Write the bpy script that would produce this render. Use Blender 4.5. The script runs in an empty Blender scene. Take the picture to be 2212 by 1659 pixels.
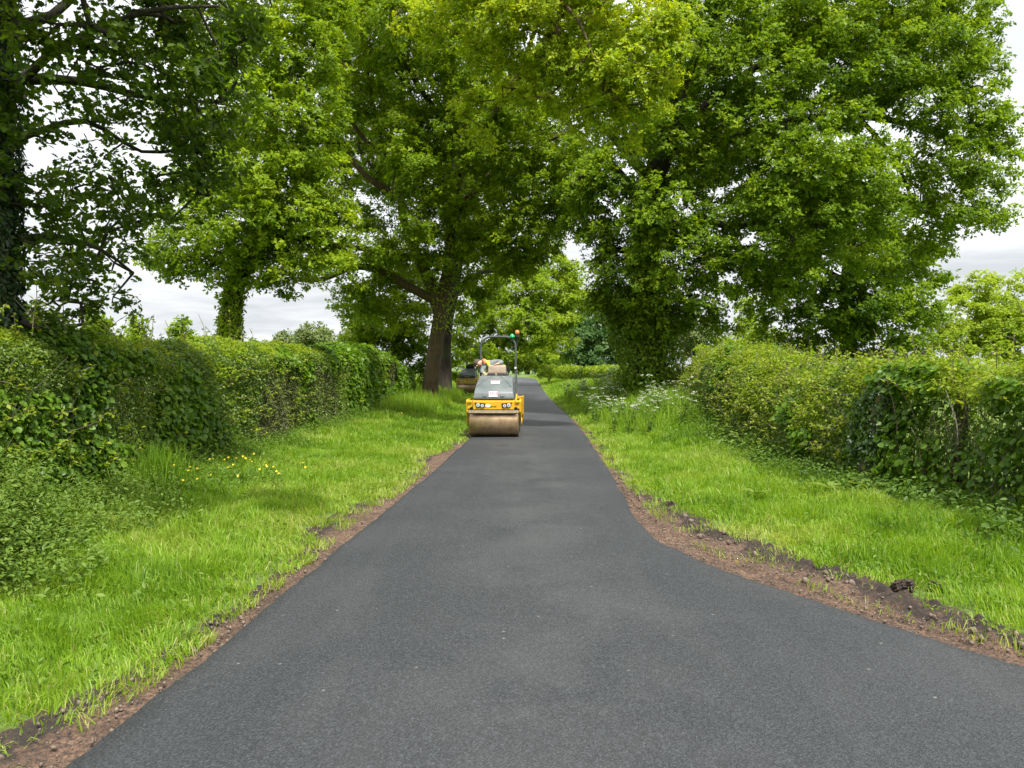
import bpy, bmesh, math
import numpy as np
from mathutils import Vector, Matrix

rng = np.random.default_rng(11)
S = bpy.context.scene
COL = S.collection
R = math.radians
CAMZ, FD, CX, HY = 1.6, 1659.0, 1106.0, 801.5


def at(xd, yd, Y):
    """survey reading -> world point at ground distance Y"""
    return np.array([(xd - CX) / FD * Y, Y, CAMZ + (HY - yd) / FD * Y])


# ------------------------------------------------------------------ noise
def _hash(ix, iy, iz, seed):
    h = (ix * 374761393 + iy * 668265263 + iz * 2147483647 + seed * 974711) & 0xFFFFFFFF
    h = ((h ^ (h >> 13)) * 1274126177) & 0xFFFFFFFF
    h = (h ^ (h >> 16)) & 0xFFFFFFFF
    return (h & 0xFFFFFF) / float(0xFFFFFF)


def vnoise(x, y, z=0.0, seed=0):
    x, y, z = np.broadcast_arrays(np.asarray(x, float), np.asarray(y, float), np.asarray(z, float))
    ix, iy, iz = np.floor(x).astype(np.int64), np.floor(y).astype(np.int64), np.floor(z).astype(np.int64)
    fx, fy, fz = x - ix, y - iy, z - iz
    fx, fy, fz = [f * f * (3 - 2 * f) for f in (fx, fy, fz)]
    r = 0
    for a in (0, 1):
        wx = fx if a else 1 - fx
        for b in (0, 1):
            wy = fy if b else 1 - fy
            for c in (0, 1):
                wz = fz if c else 1 - fz
                r = r + wx * wy * wz * _hash(ix + a, iy + b, iz + c, seed)
    return r


def fbm(x, y, z=0.0, seed=0, o=3):
    r, a, t = 0, 1.0, 0
    for k in range(o):
        r = r + a * vnoise(x * 2 ** k, y * 2 ** k, np.asarray(z) * 2 ** k, seed + k * 7)
        t += a
        a *= .5
    return r / t


def smooth(t):
    t = np.clip(t, 0, 1)
    return t * t * (3 - 2 * t)


# ------------------------------------------------------------------ objects
def tag(o, label=None, cat=None, group=None, kind=None):
    if label: o['label'] = label
    if cat: o['category'] = cat
    if group: o['group'] = group
    if kind: o['kind'] = kind
    return o


def empty(name, loc=(0, 0, 0), rz=0.0):
    o = bpy.data.objects.new(name, None)
    COL.objects.link(o)
    o.location = loc
    o.rotation_euler = (0, 0, rz)
    o.empty_display_size = .2
    return o


def link(name, me, mat=None, parent=None, keep_world=True):
    o = bpy.data.objects.new(name, me)
    COL.objects.link(o)
    if mat is not None:
        me.materials.append(mat)
    if parent is not None:
        o.parent = parent
        if keep_world:       # mesh data given in world space: undo the parent's placement
            p = parent
            M = Matrix.Identity(4)
            while p is not None:
                M = Matrix.Translation(p.location) @ p.rotation_euler.to_matrix().to_4x4() @ M
                p = p.parent
            o.matrix_parent_inverse = M.inverted()
    return o


def np_mesh(name, verts, faces, smooth_f=False, **attrs):
    """verts (N,3), faces (F,k) int array; attrs: per-vertex float arrays"""
    me = bpy.data.meshes.new(name)
    verts = np.ascontiguousarray(verts, dtype=np.float32)
    faces = np.ascontiguousarray(faces, dtype=np.int32)
    F, k = faces.shape
    me.vertices.add(len(verts))
    me.vertices.foreach_set('co', verts.ravel())
    me.loops.add(F * k)
    me.loops.foreach_set('vertex_index', faces.ravel())
    me.polygons.add(F)
    me.polygons.foreach_set('loop_start', np.arange(0, F * k, k, dtype=np.int32))
    if smooth_f:
        me.polygons.foreach_set('use_smooth', np.ones(F, dtype=bool))
    for nm, a in attrs.items():
        at_ = me.attributes.new(nm, 'FLOAT', 'POINT')
        at_.data.foreach_set('value', np.ascontiguousarray(a, dtype=np.float32))
    me.update(calc_edges=True)
    return me


def grid_faces(nr, nc):
    i = np.arange(nr - 1)[:, None] * nc + np.arange(nc - 1)[None, :]
    return np.stack([i, i + 1, i + nc + 1, i + nc], -1).reshape(-1, 4)


def unit(v):
    return v / np.maximum(np.linalg.norm(v, axis=-1, keepdims=True), 1e-9)


# ------------------------------------------------------------------ materials
def nmat(name):
    m = bpy.data.materials.new(name)
    m.use_nodes = True
    nt = m.node_tree
    for n in list(nt.nodes):
        nt.nodes.remove(n)
    out = nt.nodes.new('ShaderNodeOutputMaterial')
    return m, nt, out


def N(nt, typ, **kw):
    n = nt.nodes.new('ShaderNode' + typ)
    for k, v in kw.items():
        if k.startswith('i_'):
            n.inputs[k[2:].replace('_', ' ')].default_value = v
        else:
            setattr(n, k, v)
    return n


def mixc(nt, fac, a, b, bt='MIX'):
    n = nt.nodes.new('ShaderNodeMix')
    n.data_type = 'RGBA'
    n.blend_type = bt
    for sock, v in ((n.inputs[0], fac), (n.inputs[6], a), (n.inputs[7], b)):
        if hasattr(v, 'links'):
            nt.links.new(v, sock)
        else:
            sock.default_value = v if not isinstance(v, tuple) or len(v) == 4 else (*v, 1)
    return n.outputs[2]


def ramp(nt, fac, p0, p1, c0=(0, 0, 0, 1), c1=(1, 1, 1, 1)):
    n = nt.nodes.new('ShaderNodeValToRGB')
    n.color_ramp.elements[0].position = p0
    n.color_ramp.elements[1].position = p1
    n.color_ramp.elements[0].color = c0
    n.color_ramp.elements[1].color = c1
    nt.links.new(fac, n.inputs[0])
    return n.outputs[0]


def noise(nt, scale, detail=3, rough=.55, vec=None, dist=0):
    n = N(nt, 'TexNoise')
    n.inputs['Scale'].default_value = scale
    n.inputs['Detail'].default_value = detail
    n.inputs['Roughness'].default_value = rough
    n.inputs['Distortion'].default_value = dist
    if vec is None:
        tc = N(nt, 'TexCoord')
        vec = tc.outputs['Object']
    nt.links.new(vec, n.inputs['Vector'])
    return n.outputs['Fac']


def solid(name, c1, c2=None, rough=.5, metal=0.0, scale=6.0, bump=0.0, bscale=40.0, spec=.5, coat=0.0):
    m, nt, out = nmat(name)
    p = N(nt, 'BsdfPrincipled')
    p.inputs['Roughness'].default_value = rough
    p.inputs['Metallic'].default_value = metal
    p.inputs['Specular IOR Level'].default_value = spec
    p.inputs['Coat Weight'].default_value = coat
    if c2 is None:
        c2 = tuple(c * .8 for c in c1)
    f = ramp(nt, noise(nt, scale, 5), .35, .68)
    nt.links.new(mixc(nt, f, (*c1, 1), (*c2, 1)), p.inputs['Base Color'])
    if bump:
        b = N(nt, 'Bump')
        b.inputs['Strength'].default_value = bump
        b.inputs['Distance'].default_value = .02
        nt.links.new(noise(nt, bscale, 4), b.inputs['Height'])
        nt.links.new(b.outputs[0], p.inputs['Normal'])
    nt.links.new(p.outputs[0], out.inputs[0])
    return m


def leafmat(name, cols, trans=.4, tcol=(1.25, 1.25, .6), rough=.5, spec=.22):
    """cols: 2-4 colours spread over the per-leaf tint attribute"""
    m, nt, out = nmat(name)
    a = N(nt, 'Attribute', attribute_name='tint')
    r = nt.nodes.new('ShaderNodeValToRGB')
    cr = r.color_ramp
    n = len(cols)
    while len(cr.elements) < n:
        cr.elements.new(.5)
    for i, c in enumerate(cols):
        cr.elements[i].position = i / (n - 1)
        cr.elements[i].color = (*c, 1)
    nt.links.new(a.outputs['Fac'], r.inputs[0])
    p = N(nt, 'BsdfPrincipled')
    p.inputs['Roughness'].default_value = rough
    p.inputs['Specular IOR Level'].default_value = spec
    nt.links.new(r.outputs[0], p.inputs['Base Color'])
    t = N(nt, 'BsdfTranslucent')
    nt.links.new(mixc(nt, 1.0, r.outputs[0], (*tcol, 1), 'MULTIPLY'), t.inputs['Color'])
    mx = N(nt, 'MixShader')
    mx.inputs[0].default_value = trans
    nt.links.new(p.outputs[0], mx.inputs[1])
    nt.links.new(t.outputs[0], mx.inputs[2])
    nt.links.new(mx.outputs[0], out.inputs[0])
    return m


# ------------------------------------------------------------------ leaves
RHOMB = (np.array([(0, 0, 0), (.30, .48, .07), (0, 1, -.06), (-.30, .48, .07)]), np.array([(0, 1, 2), (0, 2, 3)]))


def _half(pts):
    """leaf from a half outline base->tip, as two n-gons folded at the midrib"""
    h = np.array(pts, float)
    n = len(h)
    right = np.c_[h[:, 0], h[:, 1], np.abs(h[:, 0]) * .25 - .12 * h[:, 1] ** 2]
    left = right * np.array([-1, 1, 1])
    v = np.concatenate([right, left[1:-1]])
    f1 = list(range(n))
    f2 = [0, n - 1] + [n + k for k in range(n - 3, -1, -1)]
    return v, np.array([f1, f2])


LOBED = _half([(0, 0), (.10, .12), (.24, .26), (.14, .36), (.34, .55), (.2, .63), (.24, .84), (.09, .88), (0, 1)])
ROUND = _half([(0, 0), (.30, .14), (.44, .42), (.34, .76), (0, 1)])
OVAL = _half([(0, 0), (.18, .25), (.21, .55), (0, 1)])


def leaf_geo(cen, nor, dire, size, tmpl, tint):
    tv, tf = tmpl
    n = unit(nor)
    d = unit(dire - n * np.sum(dire * n, -1, keepdims=True))
    s = np.cross(d, n)
    V = (cen[:, None, :] + size[:, None, None] * (tv[None, :, 0:1] * s[:, None, :] + tv[None, :, 1:2] * d[:, None, :] + tv[None, :, 2:3] * n[:, None, :]))
    k = len(tv)
    F = tf[None] + (np.arange(len(cen)) * k)[:, None, None]
    return V.reshape(-1, 3), F.reshape(-1, tf.shape[1]), np.repeat(tint, k)


def leaf_obj(name, parts, mat, parent=None):
    """parts: list of (V,F,T) sharing the polygon size"""
    off, Vs, Fs, Ts = 0, [], [], []
    for V, F, T in parts:
        Vs.append(V); Fs.append(F + off); Ts.append(T)
        off += len(V)
    me = np_mesh(name, np.concatenate(Vs), np.concatenate(Fs), tint=np.clip(np.concatenate(Ts), 0, 1))
    return link(name, me, mat, parent)


def rdir(n):
    return unit(rng.normal(size=(n, 3)))


# ------------------------------------------------------------------ tubes
def frusta(p0, p1, r0, r1, k=4):
    d = unit(p1 - p0)
    ref = np.where(np.abs(d[:, 2:3]) > .9, np.array([[1., 0, 0]]), np.array([[0., 0, 1]]))
    u = unit(np.cross(d, ref))
    v = np.cross(d, u)
    a = np.arange(k) / k * 2 * np.pi
    ring = np.cos(a)[None, :, None] * u[:, None, :] + np.sin(a)[None, :, None] * v[:, None, :]
    V = np.concatenate([p0[:, None] + ring * r0[:, None, None], p1[:, None] + ring * r1[:, None, None]], 1)
    i = np.arange(k)
    F = np.stack([i, (i + 1) % k, (i + 1) % k + k, i + k], -1)
    F = F[None] + (np.arange(len(p0)) * 2 * k)[:, None, None]
    return V.reshape(-1, 3), F.reshape(-1, 4)


def spline(pts, step):
    """Catmull-Rom through rows of pts (any number of columns), resampled"""
    P = np.array(pts, float)
    if len(P) == 2:
        n = max(2, int(np.linalg.norm(P[1, :3] - P[0, :3]) / step) + 1)
        t = np.linspace(0, 1, n)[:, None]
        return P[0] * (1 - t) + P[1] * t
    Q = np.concatenate([[2 * P[0] - P[1]], P, [2 * P[-1] - P[-2]]])
    out = []
    for i in range(1, len(Q) - 2):
        n = max(2, int(np.linalg.norm(Q[i + 1, :3] - Q[i, :3]) / step) + 1)
        t = np.linspace(0, 1, n, endpoint=False)[:, None]
        a, b, c, d = Q[i - 1], Q[i], Q[i + 1], Q[i + 2]
        out.append(.5 * (2 * b + (c - a) * t + (2 * a - 5 * b + 4 * c - d) * t ** 2 + (3 * b - a - 3 * c + d) * t ** 3))
    out.append(P[-1:])
    return np.concatenate(out)


def sweep(path, rad, k=12, lump=.0, seed=0, fs=3.0):
    """one smooth tube along path (n,3) with radii (n)"""
    path = np.asarray(path, float)
    n = len(path)
    t = unit(np.gradient(path, axis=0))
    u = np.zeros_like(path)
    ref = np.array([1., 0, 0]) if abs(t[0, 0]) < .8 else np.array([0, 1., 0])
    for i in range(n):
        w = ref - t[i] * np.dot(ref, t[i])
        u[i] = w / np.linalg.norm(w)
        ref = u[i]
    v = np.cross(t, u)
    a = np.arange(k) / k * 2 * np.pi
    ring = np.cos(a)[None, :, None] * u[:, None] + np.sin(a)[None, :, None] * v[:, None]
    rr = np.repeat(np.asarray(rad, float)[:, None], k, 1)
    if lump:
        P = path[:, None] + ring * rr[..., None]
        rr = rr * (1 + lump * (fbm(P[..., 0] * fs, P[..., 1] * fs, P[..., 2] * fs * .35, seed) - .5) * 2)
    V = (path[:, None] + ring * rr[..., None]).reshape(-1, 3)
    i = np.arange(n - 1)[:, None] * k
    j = np.arange(k)[None]
    F = np.stack([i + j, i + (j + 1) % k, i + k + (j + 1) % k, i + k + j], -1).reshape(-1, 4)
    return V, F


def merge(parts):
    off, Vs, Fs = 0, [], []
    for V, F in parts:
        Vs.append(V); Fs.append(F + off)
        off += len(V)
    return np.concatenate(Vs), np.concatenate(Fs)
# ------------------------------------------------------------------ lie of the land
def road_z(y):
    return .8 * smooth((np.asarray(y, float) - 20) / 75)


_L = np.array([(-40, -1.95), (0, -1.9), (3.1, -1.81), (3.52, -1.77), (4.18, -1.71), (5.6, -1.65), (8.25, -1.48), (12.4, -1.24), (17.9, -1.01), (30, -.85), (45, -.7), (70, -.45), (86, -.6), (95, -2.4), (103, -7), (110, -16), (116, -40)])
_Rr = np.array([(-40, 60), (1.5, 60), (1.8, 30), (2.0, 14), (2.4, 8), (3.0, 4.9), (3.6, 3.45), (4.19, 2.79), (4.86, 2.37), (5.53, 2.01), (6.16, 1.66), (7.12, 1.38), (8.55, 1.34), (10.9, 1.49), (14.2, 1.63), (18.7, 1.83), (26, 1.98), (40, 1.98), (60, 2.2), (84, 2.6), (95, 1.6), (103, -2), (110, -10), (116, -38)])
_T = np.array([(-40, 60.4), (1.5, 60.4), (1.8, 31), (2.4, 10), (3.0, 6), (3.6, 4.2), (4.2, 3.4), (4.58, 3.05), (4.97, 2.92), (5.83, 2.72), (6.69, 2.44), (7.55, 2.18), (8.55, 1.90), (9.6, 1.72), (11.46, 1.66), (14.2, 1.73), (18.7, 1.92), (26, 2.07), (40, 2.07), (60, 2.3), (84, 2.7), (95, 1.7), (103, -1.9), (110, -9.9), (116, -37)])


def xl(y): return np.interp(y, _L[:, 0], _L[:, 1])
def xr(y): return np.interp(y, _Rr[:, 0], _Rr[:, 1])
def xt(y): return np.interp(y, _T[:, 0], _T[:, 1]) + .05 * (vnoise(np.asarray(y, float) * 2.2, 3.3, 0, 5) - .5) * 2


def wl(y):
    y = np.asarray(y, float)
    return (.15 + .34 * smooth((vnoise(y * .9, 7.7, 0, 9) - .25) * 2)) * (1 - .6 * smooth((y - 12) / 6))


def ground(x, y):
    x, y = np.asarray(x, float), np.asarray(y, float)
    z = road_z(y)
    z = z + .24 * smooth((xl(y) - 1.0 - x) / 2.2) * smooth((y - 21) / 10) * (1 - .8 * smooth((y - 38) / 4) * (x > -6.5))
    z = z + .55 * smooth((x - xt(y) - .4) / 2.6) * smooth((y - 13) / 9) * (1 - .6 * smooth((y - 45) / 20))
    z = z + .10 * smooth((xl(y) - .4 - x) / 3) + .06 * smooth((x - xt(y) - .1) / 2)
    z = z + .05 * (fbm(x * .9, y * .9, 0, 21) - .5)
    return z


def terrain_z(x, y):
    z = ground(x, y)
    inside = smooth((x - (xl(y) - wl(y) - .12)) / .1) * smooth(((xt(y) + .12) - x) / .1)
    return z - .025 - .09 * inside


# the fields and verges, one sheet to the horizon
gx = np.unique(np.concatenate([np.linspace(-1400, -60, 24), np.linspace(-60, -9, 40), np.arange(-9, 9.01, .12), np.linspace(9, 60, 40), np.linspace(60, 1400, 24)]))
gy = np.unique(np.concatenate([np.linspace(-300, -8, 16), np.linspace(-8, 1, 12), np.arange(1, 22, .12), np.arange(22, 60, .5), np.arange(60, 160, 2), np.linspace(160, 2200, 30)]))
GX, GY = np.meshgrid(gx, gy)
GZ = terrain_z(GX, GY)
far = smooth((GY - 160) / 900)
GZ = GZ + far * 9 * (fbm(GX * .003, GY * .002, 0, 3) - .2)

m, nt, out = nmat('field_grass')
tc = N(nt, 'TexCoord')
n1 = noise(nt, 1.3, 6, .65, tc.outputs['Object'])
n2 = noise(nt, 30, 4, .7, tc.outputs['Object'])
c = mixc(nt, ramp(nt, n1, .35, .65), (.080, .14, .014, 1), (.13, .22, .02, 1))
c = mixc(nt, ramp(nt, n2, .45, .7), c, (.07, .06, .025, 1))
p = N(nt, 'BsdfPrincipled', i_Roughness=.9)
nt.links.new(c, p.inputs['Base Color'])
b = N(nt, 'Bump', i_Strength=.8, i_Distance=.05)
nt.links.new(n2, b.inputs['Height'])
nt.links.new(b.outputs[0], p.inputs['Normal'])
nt.links.new(p.outputs[0], out.inputs[0])
M_field = m
tag(link('ground', np_mesh('ground', np.stack([GX, GY, GZ], -1).reshape(-1, 3), grid_faces(len(gy), len(gx)), True), M_field), kind='structure')

# ---- the road: fresh asphalt mat about 4 cm thick with a slightly ragged edge
ys = np.unique(np.concatenate([np.arange(-14, 1.5, .5), np.arange(1.5, 20, .03), np.arange(20, 60, .15), np.arange(60, 113, .5)]))
nc = 34
u = np.linspace(0, 1, nc)
le = xl(ys) + .022 * (vnoise(ys * 9, 1.1, 0, 31) - .5) + .03 * (vnoise(ys * 1.6, 2.1, 0, 32) - .5)
re = xr(ys) + (.022 * (vnoise(ys * 9, 4.1, 0, 33) - .5) + .04 * (vnoise(ys * 1.6, 5.1, 0, 34) - .5))
RX = le[:, None] + (re - le)[:, None] * u
RY = np.repeat(ys[:, None], nc, 1)
RZ = road_z(RY) + .035 * (1 - ((RX - .1) / 2.2) ** 2).clip(0, 1) * .6 + .012 * (fbm(RX * .7, RY * .5, 0, 41) - .5)
top = np.stack([RX, RY, RZ], -1)
lo_l = top[:, :1] + np.array([-.03, 0, -.085])
lo_r = top[:, -1:] + np.array([.03, 0, -.085])
top[:, 0, 2] -= .012
top[:, -1, 2] -= .012
road_v = np.concatenate([lo_l, top, lo_r], 1)
m, nt, out = nmat('asphalt')
tc = N(nt, 'TexCoord')
ob = tc.outputs['Object']
vor = N(nt, 'TexVoronoi', i_Scale=120.0)
nt.links.new(ob, vor.inputs['Vector'])
grain = ramp(nt, vor.outputs['Color'], .25, .85)
nfine = noise(nt, 75, 3, .75, ob)
big = noise(nt, .55, 5, .6, ob, .6)
map_ = N(nt, 'Mapping')
map_.inputs['Scale'].default_value = (2.2, .32, 1)
nt.links.new(ob, map_.inputs['Vector'])
streak = noise(nt, 1.0, 5, .6, map_.outputs[0], .4)
c = mixc(nt, grain, (.0155, .0172, .0195, 1), (.071, .076, .082, 1))
c = mixc(nt, ramp(nt, nfine, .30, .72), (.015, .0165, .019, 1), c)
c = mixc(nt, ramp(nt, streak, .50, .72, (0, 0, 0, 1), (.09, .09, .09, 1)), c, (.098, .097, .095, 1))
c = mixc(nt, ramp(nt, big, .46, .70, (0, 0, 0, 1), (.16, .16, .16, 1)), c, (.094, .095, .096, 1))
# faint roller passes along the lane
mp2 = N(nt, 'Mapping')
mp2.inputs['Scale'].default_value = (5.5, .10, 1)
nt.links.new(ob, mp2.inputs['Vector'])
c = mixc(nt, .16, c, mixc(nt, 1.0, c, ramp(nt, noise(nt, 1.0, 4, .6, mp2.outputs[0], .2), .35, .65, (.62, .62, .63, 1), (1.25, 1.24, 1.22, 1)), 'MULTIPLY'))
# dust trodden along the middle of the mat
sx_ = N(nt, 'SeparateXYZ')
nt.links.new(ob, sx_.inputs[0])
ab = N(nt, 'Math', operation='ABSOLUTE')
sb = N(nt, 'Math', operation='SUBTRACT')
nt.links.new(sx_.outputs['X'], sb.inputs[0])
sb.inputs[1].default_value = .25
nt.links.new(sb.outputs[0], ab.inputs[0])
dm = N(nt, 'Math', operation='MULTIPLY')
nt.links.new(ramp(nt, ab.outputs[0], .15, 1.3, (.24, .24, .24, 1), (0, 0, 0, 1)), dm.inputs[0])
nt.links.new(ramp(nt, noise(nt, 1.1, 5, .6, ob, .5), .40, .66), dm.inputs[1])
c = mixc(nt, dm.outputs[0], c, (.102, .102, .100, 1))
# pale scuffs and dusty specks
sp = N(nt, 'TexVoronoi', i_Scale=5.0)
nt.links.new(ob, sp.inputs['Vector'])
spk = ramp(nt, sp.outputs['Distance'], .02, .06, (.8, .8, .8, 1), (0, 0, 0, 1))
c = mixc(nt, spk, c, (.2, .19, .17, 1))
p = N(nt, 'BsdfPrincipled', i_Roughness=.62)
p.inputs['Specular IOR Level'].default_value = .5
nt.links.new(c, p.inputs['Base Color'])
nt.links.new(ramp(nt, nfine, .3, .7, (.5, .5, .5, 1), (.78, .78, .78, 1)), p.inputs['Roughness'])
b = N(nt, 'Bump', i_Strength=.75, i_Distance=.006)
hm = N(nt, 'Math', operation='ADD')
nt.links.new(vor.outputs['Distance'], hm.inputs[0])
nt.links.new(nfine, hm.inputs[1])
nt.links.new(hm.outputs[0], b.inputs['Height'])
nt.links.new(b.outputs[0], p.inputs['Normal'])
nt.links.new(p.outputs[0], out.inputs[0])
tag(link('road', np_mesh('road', road_v.reshape(-1, 3), grid_faces(len(ys), nc + 2), True), m), kind='structure')

# ---- scraped bare soil along both road edges
m, nt, out = nmat('bare_soil')
tc = N(nt, 'TexCoord')
ob = tc.outputs['Object']
n1 = noise(nt, 3.0, 6, .65, ob, .8)
n2 = noise(nt, 38, 6, .75, ob)
n3 = N(nt, 'TexVoronoi', i_Scale=42.0)
nt.links.new(ob, n3.inputs['Vector'])
c = mixc(nt, ramp(nt, n1, .34, .66), (.100, .056, .034, 1), (.26, .155, .096, 1))
c = mixc(nt, ramp(nt, n2, .40, .62), (.030, .021, .015, 1), c)
c = mixc(nt, ramp(nt, n3.outputs['Distance'], .06, .16, (.55, .55, .55, 1), (0, 0, 0, 1)), c, (.24, .19, .14, 1))
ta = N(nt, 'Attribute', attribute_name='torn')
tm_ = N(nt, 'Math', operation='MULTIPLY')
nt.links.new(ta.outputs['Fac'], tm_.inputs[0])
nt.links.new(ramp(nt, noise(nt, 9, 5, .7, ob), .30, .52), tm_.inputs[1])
c = mixc(nt, tm_.outputs[0], c, (.028, .020, .015, 1))  # torn earth, darkened to paint in the shadow side of the turf edge
p = N(nt, 'BsdfPrincipled', i_Roughness=.95)
nt.links.new(c, p.inputs['Base Color'])
b = N(nt, 'Bump', i_Strength=1.0, i_Distance=.02)
nt.links.new(n2, b.inputs['Height'])
nt.links.new(b.outputs[0], p.inputs['Normal'])
nt.links.new(p.outputs[0], out.inputs[0])
M_soil = m


def soil_strip(side):
    y = np.unique(np.concatenate([np.arange(1.6 if side > 0 else -6, 3, .03), np.arange(3, 10, .015), np.arange(10, 26, .04)]))
    k = 40
    v = np.linspace(0, 1, k)
    if side < 0:
        x0, x1 = xl(y) + .05, xl(y) - wl(y) - .16
    else:
        x0, x1 = xr(y) - .06, xt(y) + .14
    X = x0[:, None] + (x1 - x0)[:, None] * v
    Y = np.repeat(y[:, None], k, 1)
    n = fbm(X * 7, Y * 7, 0, 51, 4) - .5
    n2 = fbm(X * 26, Y * 26, 0, 52, 3) - .5
    Z = road_z(Y) - .030 + .035 * n + .022 * n2
    amp = .034 if side > 0 else .015
    near = 1 - smooth((Y - 9) / 6)
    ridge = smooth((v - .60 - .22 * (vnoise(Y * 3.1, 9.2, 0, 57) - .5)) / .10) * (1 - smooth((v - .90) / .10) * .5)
    crumb = np.abs(fbm(X * 11, Y * 11, 0, 54, 4) - .5) * 2
    Z = Z + (.10 if side > 0 else .03) * ridge * (crumb - .42)
    Z = Z + ridge * amp * (.35 + 1.1 * fbm(X * 4, Y * 4, 0, 53)) * (.35 + .65 * near)
    if side > 0:     # wheel ruts pressed along the strip
        Z = Z - .022 * near * (np.sin(v * 26 + 1.5 * np.sin(Y * .8)) > .25) * smooth((.62 - v) / .1) * smooth((v - .1) / .1)
    Z = np.minimum(Z, ground(X, Y) + .13)
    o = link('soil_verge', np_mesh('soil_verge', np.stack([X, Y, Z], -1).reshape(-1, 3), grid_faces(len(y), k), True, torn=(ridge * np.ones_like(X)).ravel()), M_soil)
    return tag(o, kind='structure')


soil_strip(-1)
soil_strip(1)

# small stones and crumbs lying on the scraped soil
M_stone = solid('soil_stones', (.20, .155, .115), (.07, .05, .036), .9, 0, 30)
n = 3800
y = 2.4 + 10 * rng.random(n) ** 1.5
t = rng.random(n)
sd_ = rng.random(n) < .3
x = np.where(sd_, xl(y) - t * (wl(y) + .1), xr(y) + .02 + t * (xt(y) - xr(y)))
bm = bmesh.new()
bmesh.ops.create_icosphere(bm, subdivisions=1, radius=1)
bm.verts.ensure_lookup_table(); bm.verts.index_update()
iv = np.array([v.co[:] for v in bm.verts]); fi = np.array([[v.index for v in f.verts] for f in bm.faces])
bm.free()
r_ = .003 + .010 * rng.random(n) ** 4 + .020 * (rng.random(n) < .035) * (t > .45) * (~sd_)
sv = iv[None] * (r_[:, None] * rng.uniform(.7, 1.4, (n, 3)))[:, None, :] * rng.uniform(.75, 1.2, (n, len(iv), 1))
sv = sv + np.stack([x, y, road_z(y) - .014 + .012 * rng.random(n)], -1)[:, None, :]
tag(link('gravel', np_mesh('gravel', sv.reshape(-1, 3), (fi[None] + (np.arange(n) * len(iv))[:, None, None]).reshape(-1, 3)), M_stone), 'small stones and crumbs of earth scattered on the bare soil strips', 'gravel', kind='stuff')

# ------------------------------------------------------------------ grass
M_grass = leafmat('grass_blades', [(.074, .148, .013), (.172, .308, .019), (.26, .405, .030), (.42, .42, .14)], .47, (1.3, 1.3, .5), .5, .35)


def blades(x, y, h, w, lean, tint, zoff=0.0, comb=.9):
    n = len(x)
    z = ground(x, y) - .02 + zoff
    a = 14 * vnoise(x * 2.6, y * 2.6, 0, 64) + rng.normal(0, comb, n)
    L = np.abs(rng.normal(0, 1, n)) * lean * h
    dx, dy = np.cos(a) * L, np.sin(a) * L
    fa = rng.uniform(0, np.pi, n)
    wx, wy = np.cos(fa) * w * .5, np.sin(fa) * w * .5
    zt = h * (1 - .35 * np.clip(L / h, 0, 1.4) ** 1.5)
    P = np.zeros((n, 5, 3))
    P[:, 0] = np.stack([x - wx, y - wy, z], -1)
    P[:, 1] = np.stack([x + wx, y + wy, z], -1)
    P[:, 2] = np.stack([x + .35 * dx + wx * .85, y + .35 * dy + wy * .85, z + .62 * h], -1)
    P[:, 3] = np.stack([x + .35 * dx - wx * .85, y + .35 * dy - wy * .85, z + .62 * h], -1)
    P[:, 4] = np.stack([x + dx, y + dy, z + zt], -1)
    base = (np.arange(n) * 5)[:, None]
    F = np.concatenate([base + np.array([0, 1, 2]), base + np.array([0, 2, 3]), base + np.array([3, 2, 4])])
    return P.reshape(-1, 3), F, np.repeat(tint, 5)


def verge_points(side, y0, y1, dens, hx):
    """random points between the turf edge and the hedge foot"""
    wmax = 9.0
    n = int(dens * (y1 - y0) * wmax)
    y = rng.uniform(y0, y1, n)
    s = rng.uniform(0, wmax, n)
    if side < 0:
        x = xl(y) - wl(y) - s + .05
        ok = x > -hx
    else:
        x = xt(y) + s - .05
        ok = x < hx
    ok &= np.abs(x) < .72 * y + 1.0
    return x[ok], y[ok], s[ok]


gp = []
for side, hx in ((-1, 5.3), (1, 5.9)):
    for y0, y1, dens, w, hh in ((1.8, 5.5, 5600, .0062, .15), (5.5, 9, 3900, .008, .17), (9, 15, 2300, .011, .19), (15, 24, 1300, .016, .19), (24, 40, 620, .026, .21), (40, 95, 160, .06, .25)):
        x, y, s = verge_points(side, y0, y1, dens, hx if y0 < 40 else 9.0)
        pat = fbm(x * .8, y * .8, 0, 61)
        edge = smooth(s / .7)
        # worn, thin turf beside the soil
        keep = rng.random(len(x)) < np.clip(.22 + .9 * edge + 1.2 * (vnoise(x * 5, y * 5, 0, 62) - .5), 0.05, 1)
        keep &= ~((y > 43) & (y < 48.5) & (x > -4) & (x < -1))
        x, y, s, pat, edge = x[keep], y[keep], s[keep], pat[keep], edge[keep]
        n = len(x)
        clump = vnoise(x * 3.1, y * 3.1, 0, 63)
        h = hh * .72 * (.50 + .5 * edge) * (.62 + .8 * clump ** 1.6) * rng.uniform(.5, 1.5, n)
        h *= 1 + .35 * smooth((s - 1.8) / 1.5)
        tint = .50 + .95 * (pat - .5) + .35 * (vnoise(x * 2.2, y * 2.2, 0, 67) - .5) + rng.normal(0, .15, n) + .13 * (1 - edge)
        tint = np.where(rng.random(n) < .03 + .14 * (1 - edge), .97, np.clip(tint, 0, .86))
        gp.append(blades(x, y, h, w * rng.uniform(.7, 1.4, n), .55 + .35 * (1 - edge), tint))
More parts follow.
